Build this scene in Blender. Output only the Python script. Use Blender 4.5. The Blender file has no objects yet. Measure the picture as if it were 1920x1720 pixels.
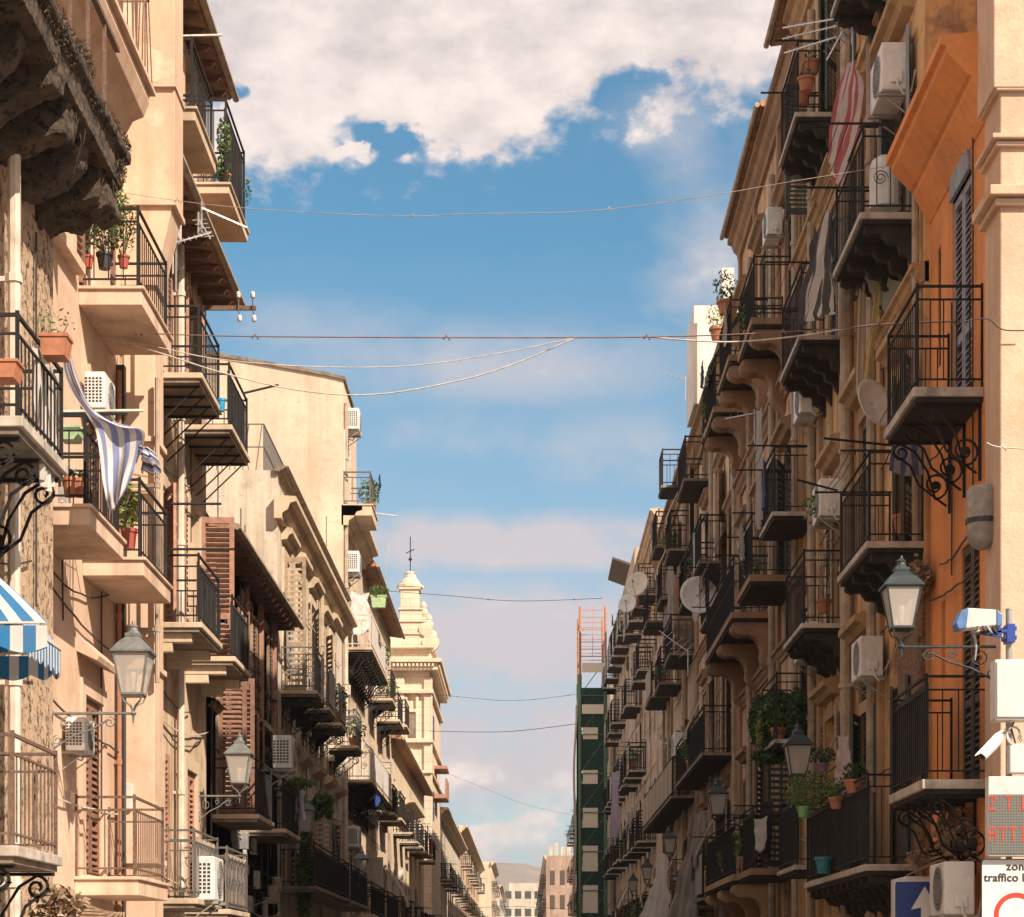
import bpy, math, random
from mathutils import Vector, noise
R = math.radians
sc = bpy.context.scene
# ------------------------------------------------------------------ camera
F = 3840.0; VX = 985.0; VY = 1820.0; EYE = 1.6      # picture: 1920 wide, street runs along +Y
cd = bpy.data.cameras.new('camera'); cam = bpy.data.objects.new('camera', cd); sc.collection.objects.link(cam)
cam.location = (0, 0, EYE); cam.rotation_euler = (R(90), 0, 0)
cd.sensor_width = 36; cd.lens = 72; cd.shift_x = -25/1920; cd.shift_y = 960/1920
cd.clip_start = 0.1; cd.clip_end = 20000
sc.camera = cam
# ------------------------------------------------------------------ view
sc.view_settings.view_transform = 'Standard'; sc.view_settings.look = 'None'
sc.view_settings.exposure = 0.80; sc.view_settings.gamma = 1
# ------------------------------------------------------------------ sun
SD = Vector((-1.0, 1.1, -1.22)).normalized()
sl = bpy.data.lights.new('sun', 'SUN'); sl.energy = 4.5; sl.angle = R(0.5); sl.color = (1.0, 0.85, 0.70)
so = bpy.data.objects.new('sun', sl); sc.collection.objects.link(so); so.location = (20, -20, 40)
so.rotation_euler = SD.to_track_quat('-Z', 'Y').to_euler()
SUN_EL = math.asin(-SD.z); SUN_AZ = math.atan2(-SD.x, -SD.y)
# ------------------------------------------------------------------ sky
w = bpy.data.worlds.new('World'); sc.world = w; w.use_nodes = True
nt = w.node_tree; nt.nodes.clear(); N = nt.nodes; Lk = nt.links
def wn(t, **k):
    n = N.new(t)
    for a, b in k.items(): setattr(n, a, b)
    return n
def val(s, v):
    if isinstance(v, (int, float)): s.default_value = v
    else: Lk.new(v, s)
def wm(op, a, b=0.0, c=0.0):
    n = wn('ShaderNodeMath', operation=op); val(n.inputs[0], a); val(n.inputs[1], b)
    if len(n.inputs) > 2: val(n.inputs[2], c)
    return n.outputs[0]
sky = wn('ShaderNodeTexSky', sky_type='NISHITA'); sky.sun_disc = False
sky.sun_elevation = SUN_EL; sky.sun_rotation = SUN_AZ; sky.air_density = 1.0; sky.dust_density = 0.6; sky.ozone_density = 1.0
tc = wn('ShaderNodeTexCoord'); sp = wn('ShaderNodeSeparateXYZ'); Lk.new(tc.outputs['Generated'], sp.inputs[0])
X_, Y_, Z_ = sp.outputs
az = wm('ARCTAN2', X_, Y_); hyp = wm('SQRT', wm('ADD', wm('MULTIPLY', X_, X_), wm('MULTIPLY', Y_, Y_)))
el = wm('DIVIDE', Z_, wm('MAXIMUM', hyp, 0.05)); az0, el0 = az, el
def cn(scale, detail, stretch, rough=0.55, off=0):
    m = wn('ShaderNodeMapping'); m.inputs['Scale'].default_value = (scale, scale, scale*stretch); m.inputs['Location'].default_value = (off, off*.3, off*.7)
    Lk.new(tc.outputs['Generated'], m.inputs[0])
    n = wn('ShaderNodeTexNoise'); n.inputs['Scale'].default_value = 1; n.inputs['Detail'].default_value = detail; n.inputs['Roughness'].default_value = rough
    Lk.new(m.outputs[0], n.inputs['Vector']); return n.outputs['Fac']
def gauss(px, py, rx, ry, amp):
    a = wm('DIVIDE', wm('SUBTRACT', az, math.atan((px-VX)/F)), rx/F)
    b = wm('DIVIDE', wm('SUBTRACT', el, (VY-py)/F), ry/F)
    r2 = wm('ADD', wm('MULTIPLY', a, a), wm('MULTIPLY', b, b))
    return wm('MULTIPLY', wm('EXPONENT', wm('MULTIPLY', r2, -1)), amp)
w1 = cn(16, 4, 1.3, .55, 11); w2 = cn(19, 4, 1.3, .55, 17); w3 = cn(70, 5, 1.2, .6, 23)
az = wm('ADD', az0, wm('ADD', wm('MULTIPLY', wm('SUBTRACT', w1, .5), .085), wm('MULTIPLY', wm('SUBTRACT', w3, .5), .03)))
el = wm('ADD', el0, wm('ADD', wm('MULTIPLY', wm('SUBTRACT', w2, .5), .05), wm('MULTIPLY', wm('SUBTRACT', w3, .5), .022)))
G = [(600,60,420,210,1.5),(930,60,260,190,1.1),(500,215,130,105,1.0),(860,215,150,85,.75),(1180,-60,260,170,1.0),(1385,130,110,110,.9),(1370,480,70,120,.45),
     (668,292,48,18,1.5),(760,292,30,24,1.1),(960,270,70,50,.5),(1000,-250,1500,230,1.3),(1250,200,40,90,.4),(860,1450,60,35,.55),(1000,1540,120,45,.6),(880,1590,120,40,.7),(1060,1090,60,16,.2),
     (730,262,95,62,-1.9),(1200,330,300,120,-.6),(432,195,40,34,-1.6),(1190,150,70,45,-.7),(900,470,420,90,-.6),(960,800,600,200,-.5),(960,1250,600,120,-.4)]
SOFT = [(900,690,420,85,.68),(620,620,240,60,.55),(1150,850,260,100,.55),(1350,500,100,150,.65),(1290,250,90,140,.5),(860,820,260,80,.45),(960,1020,560,62,1.25),(960,1200,600,140,1.1),(960,1400,600,190,1.05),(960,1680,600,160,1.15)]
s = None
for g in G:
    q = gauss(*g); s = q if s is None else wm('ADD', s, q)
# elsewhere in the sky: unseen clouds, added to raise and warm the fill
far = wm('MULTIPLY', wm('SUBTRACT', wm('ABSOLUTE', az), 0.35), 4); far = wm('MULTIPLY', wm('MINIMUM', wm('MAXIMUM', far, 0), 1), 0.95)
hi = wm('MULTIPLY', wm('MINIMUM', wm('MAXIMUM', wm('SUBTRACT', el, 0.5), 0), 1), 0.5)
s = wm('ADD', s, wm('ADD', far, hi))
n1 = cn(9, 9, 1.7, .58); n2 = cn(34, 7, 1.6, .6, 3); n3 = cn(120, 5, 1.4, .6, 7)
nn = wm('ADD', wm('MULTIPLY', wm('SUBTRACT', n1, .5), 1.7), wm('ADD', wm('MULTIPLY', wm('SUBTRACT', n2, .5), 1.7), wm('MULTIPLY', wm('SUBTRACT', n3, .5), .8)))
dens = wm('ADD', s, nn)
mr = wn('ShaderNodeMapRange', interpolation_type='SMOOTHSTEP'); Lk.new(dens, mr.inputs[0]); mr.inputs[1].default_value = 0.0; mr.inputs[2].default_value = 0.9
mask = mr.outputs[0]
# veil near the horizon and thin veil in the middle
el = el0; veil = wn('ShaderNodeMapRange'); Lk.new(el, veil.inputs[0]); veil.inputs[1].default_value = 0.36; veil.inputs[2].default_value = 0.12; veil.inputs[3].default_value = 0.04; veil.inputs[4].default_value = 0.55
vl = wm('MULTIPLY', veil.outputs[0], wm('ADD', .45, wm('MULTIPLY', n1, 1.1)))
sf_ = None
for g in SOFT:
    q = gauss(*g); sf_ = q if sf_ is None else wm('MAXIMUM', sf_, q)
sf_ = wm('MULTIPLY', sf_, wm('MINIMUM', wm('MAXIMUM', wm('ADD', wm('MULTIPLY', wm('SUBTRACT', n2, .5), 1.6), wm('ADD', wm('MULTIPLY', wm('SUBTRACT', n1, .5), 1.8), 1.0)), .70), 1.15))
mx = wm('MINIMUM', wm('MAXIMUM', mask, wm('MAXIMUM', vl, sf_)), 1)
cr = wn('ShaderNodeValToRGB'); Lk.new(wm('ADD', wm('MULTIPLY', n2, .75), wm('MULTIPLY', n1, .35)), cr.inputs[0])
cr.color_ramp.elements[0].position = .35; cr.color_ramp.elements[0].color = (4.1, 3.65, 3.7, 1)
cr.color_ramp.elements[1].position = .72; cr.color_ramp.elements[1].color = (7.0, 6.1, 5.6, 1)
tint = wn('ShaderNodeMix', data_type='RGBA', blend_type='MULTIPLY'); tint.inputs[0].default_value = 1
Lk.new(sky.outputs[0], tint.inputs[6]); tint.inputs[7].default_value = (0.28, 0.78, 0.86, 1)
vc = wn('ShaderNodeMix', data_type='RGBA'); Lk.new(mask, vc.inputs[0]); vc.inputs[6].default_value = (4.2, 4.0, 4.25, 1); Lk.new(cr.outputs[0], vc.inputs[7])
mix = wn('ShaderNodeMix', data_type='RGBA'); Lk.new(mx, mix.inputs[0]); Lk.new(tint.outputs[2], mix.inputs[6]); Lk.new(vc.outputs[2], mix.inputs[7])
bg = wn('ShaderNodeBackground'); bg.inputs[1].default_value = 0.09; Lk.new(mix.outputs[2], bg.inputs[0])
wo = wn('ShaderNodeOutputWorld'); Lk.new(bg.outputs[0], wo.inputs[0])

# ------------------------------------------------------------------ helpers
ORG = {}
def link(o): sc.collection.objects.link(o)
def tag(o, label, cat, group=None, kind=None):
    if label: o['label'] = label
    if cat: o['category'] = cat
    if group: o['group'] = group
    if kind: o['kind'] = kind
    return o
def empty(name, loc, label, cat, group=None):
    o = bpy.data.objects.new(name, None); link(o); o.location = loc; o.empty_display_size = .2
    ORG[o.name] = Vector(loc); return tag(o, label, cat, group)
def dup(root, loc, rotz=0, label=None, group=None, scale=None):
    r = root.copy(); link(r); r.location = loc; r.rotation_euler = (0, 0, rotz)
    if scale: r.scale = scale
    if label: r['label'] = label
    if group: r['group'] = group
    for ch in list(root.children):
        c = ch.copy(); link(c); c.parent = r
        for g in list(ch.children):
            d = g.copy(); link(d); d.parent = c
    return r
class MB:
    def __init__(s): s.v = []; s.f = []; s.uv = None
    def quad(s, a, b, c, d):
        i = len(s.v); s.v += [tuple(a), tuple(b), tuple(c), tuple(d)]; s.f.append((i, i+1, i+2, i+3))
    def obox(s, o, a, b, c):
        o = Vector(o); a = Vector(a); b = Vector(b); c = Vector(c); i = len(s.v)
        for k in ((0,0,0),(1,0,0),(1,1,0),(0,1,0),(0,0,1),(1,0,1),(1,1,1),(0,1,1)):
            s.v.append(tuple(o+a*k[0]+b*k[1]+c*k[2]))
        for q in ((0,3,2,1),(4,5,6,7),(0,1,5,4),(1,2,6,5),(2,3,7,6),(3,0,4,7)): s.f.append(tuple(i+k for k in q))
        return s
    def box(s, x0, x1, y0, y1, z0, z1): return s.obox((min(x0,x1), min(y0,y1), min(z0,z1)), (abs(x1-x0),0,0), (0,abs(y1-y0),0), (0,0,abs(z1-z0)))
    def tube(s, pts, r, n=5, cap=True):
        pts = [Vector(p) for p in pts]; i0 = len(s.v); m = len(pts)
        for k, p in enumerate(pts):
            t = (pts[min(k+1, m-1)]-pts[max(k-1, 0)])
            if t.length < 1e-9: t = Vector((0,0,1))
            t.normalize(); up = Vector((0,0,1)) if abs(t.z) < .9 else Vector((1,0,0))
            a = t.cross(up).normalized(); b = t.cross(a)
            rr = r[k] if isinstance(r, (list, tuple)) else r
            for j in range(n):
                th = 2*math.pi*(j+.5)/n; s.v.append(tuple(p+a*math.cos(th)*rr+b*math.sin(th)*rr))
        for k in range(m-1):
            for j in range(n):
                a0 = i0+k*n+j; a1 = i0+k*n+(j+1) % n; s.f.append((a0, a1, a1+n, a0+n))
        if cap:
            s.f.append(tuple(i0+j for j in range(n))[::-1]); s.f.append(tuple(i0+(m-1)*n+j for j in range(n)))
        return s
    def bar(s, p, q, r, n=4): return s.tube([p, q], r, n)
    def lathe(s, c, prof, n=12, ax='z', a0=0.0):
        i0 = len(s.v); c = Vector(c)
        for (r, h) in prof:
            for j in range(n):
                th = 2*math.pi*j/n+a0; x, y = r*math.cos(th), r*math.sin(th)
                s.v.append(tuple(c+(Vector((x, y, h)) if ax == 'z' else Vector((x, h, y)) if ax == 'y' else Vector((h, x, y)))))
        for k in range(len(prof)-1):
            for j in range(n):
                a = i0+k*n+j; b = i0+k*n+(j+1) % n; s.f.append((a, b, b+n, a+n))
        s.f.append(tuple(i0+j for j in range(n))[::-1]); s.f.append(tuple(i0+(len(prof)-1)*n+j for j in range(n)))
        return s
    def prism(s, poly, vec):
        n = len(poly); i = len(s.v); vec = Vector(vec)
        s.v += [tuple(p) for p in poly]+[tuple(Vector(p)+vec) for p in poly]
        s.f.append(tuple(range(i, i+n))[::-1]); s.f.append(tuple(range(i+n, i+2*n)))
        for j in range(n): k = (j+1) % n; s.f.append((i+j, i+k, i+n+k, i+n+j))
        return s
    def leaves(s, c, rad, n, size, rnd, droop=0.0, squash=1.0):
        for _ in range(n):
            while True:
                q = Vector((rnd.uniform(-1,1), rnd.uniform(-1,1), rnd.uniform(-1,1)))
                if q.length <= 1: break
            p = Vector(c)+Vector((q.x*rad[0], q.y*rad[1], q.z*rad[2]))
            a = Vector((rnd.gauss(0,1), rnd.gauss(0,1), rnd.gauss(0,1)-droop)).normalized(); b = a.cross(Vector((rnd.gauss(0,1), rnd.gauss(0,1), rnd.gauss(0,1)))).normalized()
            L = size*rnd.uniform(.6, 1.4); a *= L; b *= L*.45*squash
            s.quad(p-a*.5, p+b*.5, p+a*.5, p-b*.5)
    def grid(s, P, nu, nv):
        i0 = len(s.v)
        for i in range(nu+1):
            for j in range(nv+1): s.v.append(tuple(P(i/nu, j/nv)))
        for i in range(nu):
            for j in range(nv):
                a = i0+i*(nv+1)+j; s.f.append((a, a+1, a+nv+2, a+nv+1))
        s.uv = (nu, nv)
    def build(s, name, mat, parent=None, smooth=False, bevel=0, solid=0, label=None):
        if not s.v: return None
        base = Vector((0,0,0))
        if parent is not None: base = ORG[parent.name]
        me = bpy.data.meshes.new(name); me.from_pydata([tuple(Vector(p)-base) for p in s.v], [], s.f)
        if s.uv:
            nu, nv = s.uv; uvl = me.uv_layers.new(name='UVMap')
            for lp in me.loops:
                vi = lp.vertex_index; uvl.data[lp.index].uv = ((vi//(nv+1))/nu, (vi % (nv+1))/nv)
        me.materials.append(mat); o = bpy.data.objects.new(name, me); link(o)
        if smooth:
            for p in me.polygons: p.use_smooth = True
        if parent is not None: o.parent = parent; ORG[o.name] = base
        if bevel:
            m = o.modifiers.new('bevel', 'BEVEL'); m.width = bevel; m.segments = 2; m.limit_method = 'ANGLE'
        if solid:
            m = o.modifiers.new('solid', 'SOLIDIFY'); m.thickness = solid
        if label: o['label'] = label
        return o
    def top(s, name, mat, label, cat, base, group=None, **k):   # one-mesh thing with its origin at base
        b = Vector(base); s.v = [tuple(Vector(p)-b) for p in s.v]
        o = s.build(name, mat, None, **k); o.location = b; ORG[o.name] = b; return tag(o, label, cat, group)
def at(px, py, Y): return Vector(((px-VX)/F*Y, Y, EYE+(VY-py)/F*Y))
def atx(px, py, X):
    Y = abs(X)*F/abs(px-VX); return Vector((X, Y, EYE+(VY-py)/F*Y))
# ------------------------------------------------------------------ materials
MC = {}
def newmat(name):
    m = bpy.data.materials.new(name); m.use_nodes = True; t = m.node_tree; t.nodes.clear()
    o = t.nodes.new('ShaderNodeOutputMaterial'); b = t.nodes.new('ShaderNodeBsdfPrincipled'); t.links.new(b.outputs[0], o.inputs[0]); return m, t, b
def nz(t, vec, scale, detail=4, rough=.55, sc3=None, off=None):
    mp = t.nodes.new('ShaderNodeMapping'); t.links.new(vec, mp.inputs[0])
    if sc3: mp.inputs['Scale'].default_value = sc3
    if off: mp.inputs['Location'].default_value = off
    n = t.nodes.new('ShaderNodeTexNoise'); n.inputs['Scale'].default_value = scale; n.inputs['Detail'].default_value = detail; n.inputs['Roughness'].default_value = rough
    t.links.new(mp.outputs[0], n.inputs['Vector']); return n.outputs['Fac']
def mixc(t, f, a, b, mode='MIX'):
    n = t.nodes.new('ShaderNodeMix'); n.data_type = 'RGBA'; n.blend_type = mode
    for s_, v in ((n.inputs[0], f), (n.inputs[6], a), (n.inputs[7], b)):
        if isinstance(v, (int, float)): s_.default_value = v
        elif isinstance(v, tuple): s_.default_value = v if len(v) == 4 else v+(1,)
        else: t.links.new(v, s_)
    return n.outputs[2]
def ramp(t, f, p0, p1, v0=0.0, v1=1.0):
    n = t.nodes.new('ShaderNodeMapRange'); n.interpolation_type = 'SMOOTHSTEP'; t.links.new(f, n.inputs[0])
    n.inputs[1].default_value = p0; n.inputs[2].default_value = p1; n.inputs[3].default_value = v0; n.inputs[4].default_value = v1; return n.outputs[0]
def bump(t, b, h, strength=.4, dist=.02):
    n = t.nodes.new('ShaderNodeBump'); n.inputs['Strength'].default_value = strength; n.inputs['Distance'].default_value = dist
    t.links.new(h, n.inputs['Height']); t.links.new(n.outputs[0], b.inputs['Normal'])
def mul(c, k): return tuple(min(1, x*k) for x in c)
def plaster(name, col, dirt=.5, stain=(.16,.11,.07), patch=None, seed=0, rough=.9, bmp=.35):
    if name in MC: return MC[name]
    m, t, b = newmat(name); g = t.nodes.new('ShaderNodeNewGeometry').outputs['Position']; o = (seed*7.3, seed*3.1, seed*5.7)
    a = nz(t, g, .55, 5, .6, off=o); c = mixc(t, ramp(t, a, .3, .72), mul(col, .80), mul(col, 1.08))
    f = nz(t, g, 9, 6, .7, off=o); c = mixc(t, ramp(t, f, .35, .75, 0, .35), c, mul(col, .68))
    if patch:
        pz = nz(t, g, .9, 8, .62, off=(o[0]+9, o[1], o[2])); c = mixc(t, ramp(t, pz, .60, .64, 0, .85), c, patch)
    st = nz(t, g, 1, 6, .6, sc3=(2.6, 2.6, .22), off=o); c = mixc(t, ramp(t, st, .43, .74, 0, dirt), c, stain)
    bl = nz(t, g, 2.3, 9, .68, off=(o[0], o[1]+4, o[2])); c = mixc(t, ramp(t, bl, .50, .70, 0, dirt*.8), c, stain)
    fn = nz(t, g, 6.5, 10, .72, off=(o[0], o[1], o[2]+8)); c = mixc(t, ramp(t, fn, .60, .66, 0, dirt*.6), c, mul(stain, .55))
    t.links.new(c, b.inputs['Base Color']); b.inputs['Roughness'].default_value = rough
    fb_ = nz(t, g, 22, 8, .7); bump(t, b, fb_, bmp, .02); MC[name] = m; return m
def tuff(name, c1, c2, c3, sc_=5):
    m, t, b = newmat(name); g = t.nodes.new('ShaderNodeNewGeometry').outputs['Position']
    v = t.nodes.new('ShaderNodeTexVoronoi'); v.inputs['Scale'].default_value = sc_*2.2; t.links.new(g, v.inputs['Vector'])
    n = nz(t, g, sc_*.7, 9, .75); n2 = nz(t, g, sc_*3.4, 8, .75)
    c = mixc(t, ramp(t, n, .32, .68), c1, c2); pit = ramp(t, n2, .545, .60); c = mixc(t, pit, c, c3)
    t.links.new(c, b.inputs['Base Color']); b.inputs['Roughness'].default_value = .95
    h = t.nodes.new('ShaderNodeMath'); h.operation = 'SUBTRACT'; t.links.new(n, h.inputs[0]); t.links.new(pit, h.inputs[1]); bump(t, b, h.outputs[0], .9, .08); return m
def simple(name, col, rough=.6, metal=0, var=.3, sc_=12, dirtc=None, dirt=.4):
    if name in MC: return MC[name]
    m, t, b = newmat(name); g = t.nodes.new('ShaderNodeNewGeometry').outputs['Position']
    n = nz(t, g, sc_, 6, .65); c = mixc(t, ramp(t, n, .3, .7), mul(col, 1-var), mul(col, 1+var*.4))
    if dirtc:
        n2 = nz(t, g, 3.2, 7, .65, sc3=(1, 1, .5)); c = mixc(t, ramp(t, n2, .5, .72, 0, dirt), c, dirtc)
    t.links.new(c, b.inputs['Base Color']); b.inputs['Roughness'].default_value = rough; b.inputs['Metallic'].default_value = metal
    bump(t, b, n, .15, .005); MC[name] = m; return m
def leafmat(name, c1, c2, tr=.25):
    m, t, b = newmat(name); g = t.nodes.new('ShaderNodeNewGeometry').outputs['Position']
    n = nz(t, g, 9, 3); n2 = nz(t, g, 60, 1); c = mixc(t, ramp(t, n, .35, .65), c1, c2); c = mixc(t, ramp(t, n2, .4, .6, 0, .45), c, mul(c1, .5))
    t.links.new(c, b.inputs['Base Color']); b.inputs['Roughness'].default_value = .55
    tl = t.nodes.new('ShaderNodeBsdfTranslucent'); t.links.new(c, tl.inputs[0]); ms = t.nodes.new('ShaderNodeMixShader'); ms.inputs[0].default_value = tr
    t.links.new(b.outputs[0], ms.inputs[1]); t.links.new(tl.outputs[0], ms.inputs[2])
    t.links.new(ms.outputs[0], [x for x in t.nodes if x.type == 'OUTPUT_MATERIAL'][0].inputs[0]); return m
def cloth(name, cols, n=10, axis=0, tr=.25):     # stripes woven along a UV axis: cols cycle
    m, t, b = newmat(name)
    if len(cols) == 1: c = cols[0]+(1,)
    else:
        uv = t.nodes.new('ShaderNodeTexCoord').outputs['UV']; s_ = t.nodes.new('ShaderNodeSeparateXYZ'); t.links.new(uv, s_.inputs[0])
        f = t.nodes.new('ShaderNodeMath'); f.operation = 'MULTIPLY'; t.links.new(s_.outputs[axis], f.inputs[0]); f.inputs[1].default_value = n
        fr = t.nodes.new('ShaderNodeMath'); fr.operation = 'FRACT'; t.links.new(f.outputs[0], fr.inputs[0])
        r = t.nodes.new('ShaderNodeValToRGB'); r.color_ramp.interpolation = 'CONSTANT'; t.links.new(fr.outputs[0], r.inputs[0])
        e = r.color_ramp.elements; e[0].position = 0; e[0].color = cols[0]+(1,); e[1].position = 1/len(cols); e[1].color = cols[1]+(1,)
        for k in range(2, len(cols)): q = e.new(k/len(cols)); q.color = cols[k]+(1,)
        c = r.outputs[0]
    g = t.nodes.new('ShaderNodeNewGeometry').outputs['Position']; nn_ = nz(t, g, 5, 4)
    c = mixc(t, ramp(t, nn_, .3, .75, 0, .22), c, (.2, .17, .15)); t.links.new(c, b.inputs['Base Color']); b.inputs['Roughness'].default_value = .9
    tl = t.nodes.new('ShaderNodeBsdfTranslucent'); t.links.new(c, tl.inputs[0]); ms = t.nodes.new('ShaderNodeMixShader'); ms.inputs[0].default_value = tr
    t.links.new(b.outputs[0], ms.inputs[1]); t.links.new(tl.outputs[0], ms.inputs[2])
    t.links.new(ms.outputs[0], [x for x in t.nodes if x.type == 'OUTPUT_MATERIAL'][0].inputs[0]); return m
IRON = simple('iron', (.010,.009,.009), .85, 0, .4, 30, (.07,.035,.02), .4)
IRONR = simple('iron_rust', (.16,.10,.07), .75, 0, .5, 30, (.25,.12,.06), .6)
IRONW = simple('iron_white', (.60,.56,.50), .6, 0, .2, 20, (.25,.15,.09), .5)
IRONG = simple('iron_grey', (.12,.115,.11), .6, 0, .3, 20, (.16,.09,.05), .5)
MARB = simple('slab_marble', (.50,.44,.37), .7, 0, .35, 4, (.12,.10,.08), .8)
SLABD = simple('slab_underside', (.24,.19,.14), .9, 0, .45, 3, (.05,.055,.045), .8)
SHADEST = simple('shade_dark_stone', (.030,.023,.018), .9, 0, .5, 6, (.008,.007,.006), .7)  # near-black: shade under the right balconies put into the stone colour
GLASS = simple('window_glass', (.03,.032,.035), .12, 0, .3, 2)
FRAMEW = simple('frame_white', (.62,.57,.50), .6, 0, .15, 10, (.3,.22,.15), .5)
FRAMEB = simple('frame_brown', (.17,.085,.05), .65, 0, .3, 10)
WHITEM = simple('white_metal', (.74,.72,.68), .45, 0, .10, 6, (.36,.31,.25), .55)
GREYM = simple('grey_metal', (.36,.35,.33), .45, .3, .25, 8, (.2,.14,.1), .4)
ALU = simple('aluminium', (.62,.61,.60), .35, .7, .2, 8)
TERRA = simple('terracotta', (.42,.17,.09), .85, 0, .25, 8, (.3,.2,.14), .4)
DARKP = simple('dark_plastic', (.035,.035,.035), .5)
GREENP = simple('green_plastic', (.18,.42,.14), .5); BLUEP = simple('blue_plastic', (.02,.16,.36), .4); TEALP = simple('teal_plastic', (.02,.19,.26), .5); REDP = simple('red_plastic', (.42,.09,.06), .7, 0, .3, 8, (.3,.2,.15), .4)
PINKP = simple('pink_plastic', (.38,.22,.30), .6); MINTP = simple('mint_plastic', (.40,.55,.30), .6)
PIPE = simple('pipe', (.42,.33,.24), .7, 0, .3, 5, (.14,.1,.07), .6); PIPEW = simple('pipe_pale', (.60,.52,.43), .7, 0, .2, 5, (.2,.14,.1), .5)
CABLE = simple('cable', (.05,.045,.04), .7); CABLEW = simple('cable_pale', (.62,.56,.48), .7)
CABLER = simple('cable_rust', (.22,.13,.10), .7)
TILE = simple('roof_tile', (.40,.22,.13), .9, 0, .45, 6, (.09,.075,.06), .7)
LANT = simple('lantern_iron', (.20,.21,.20), .5, .2, .3, 10, (.1,.1,.09), .5)
LANTD = simple('lantern_dark', (.04,.055,.06), .45, .2, .3, 10)
LEAF = leafmat('leaf_green', (.055,.12,.025), (.16,.24,.05)); LEAFD = leafmat('leaf_dark', (.03,.07,.02), (.08,.13,.035)); LEAFY = leafmat('leaf_yellow', (.16,.22,.05), (.36,.38,.10))
MOSS = leafmat('moss_brown', (.035,.024,.014), (.10,.068,.035), .1); DRY = leafmat('dry_twig', (.26,.17,.10), (.42,.31,.2), .1)
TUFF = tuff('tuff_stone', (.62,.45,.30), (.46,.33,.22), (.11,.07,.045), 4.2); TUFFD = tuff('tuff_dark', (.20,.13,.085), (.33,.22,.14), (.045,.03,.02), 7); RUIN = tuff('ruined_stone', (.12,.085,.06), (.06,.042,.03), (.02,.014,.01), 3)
CREAMP = simple('trim_cream', (.60,.47,.33), .85, 0, .2, 3, (.2,.14,.09), .6)
BASK = cloth('cream_reed', [(.48,.38,.27),(.40,.31,.22)], 40, 0, .1)
def lanternglass():
    m, t, b = newmat('lantern_glass'); b.inputs['Base Color'].default_value = (.62,.58,.52,1); b.inputs['Roughness'].default_value = .35
    tr = t.nodes.new('ShaderNodeBsdfTransparent'); tr.inputs[0].default_value = (.95,.93,.9,1); ms = t.nodes.new('ShaderNodeMixShader'); ms.inputs[0].default_value = .45
    t.links.new(b.outputs[0], ms.inputs[1]); t.links.new(tr.outputs[0], ms.inputs[2]); t.links.new(ms.outputs[0], [x for x in t.nodes if x.type == 'OUTPUT_MATERIAL'][0].inputs[0]); return m
LGLASS = lanternglass()
# ------------------------------------------------------------------ ground
def struct(name, mb, mat):
    o = mb.build(name, mat); o['kind'] = 'structure'; return o
ASPH = simple('asphalt', (.11,.10,.09), .9, 0, .25, 14); PAVE = simple('paving_stone', (.34,.30,.25), .85, 0, .25, 3, (.15,.12,.1), .5); DIRT = simple('ground_earth', (.30,.26,.20), .95, 0, .3, .05)
g = MB(); g.quad((-6000,-3000,-.02),(6000,-3000,-.02),(6000,9000,-.02),(-6000,9000,-.02)); struct('ground', g, DIRT)
g = MB(); g.quad((-3.4,-30,0),(3.4,-30,0),(3.4,640,0),(-3.4,640,0)); g.quad((3.4,-30,.0),(40,-30,.0),(40,19,0),(3.4,19,0)); struct('road', g, ASPH)
g = MB(); g.box(-5,-3.4,-30,600,-.01,.13); g.box(3.4,5,19,600,-.01,.13); g.box(5,40,19,20.9,-.01,.13); struct('pavement', g, PAVE)
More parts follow.
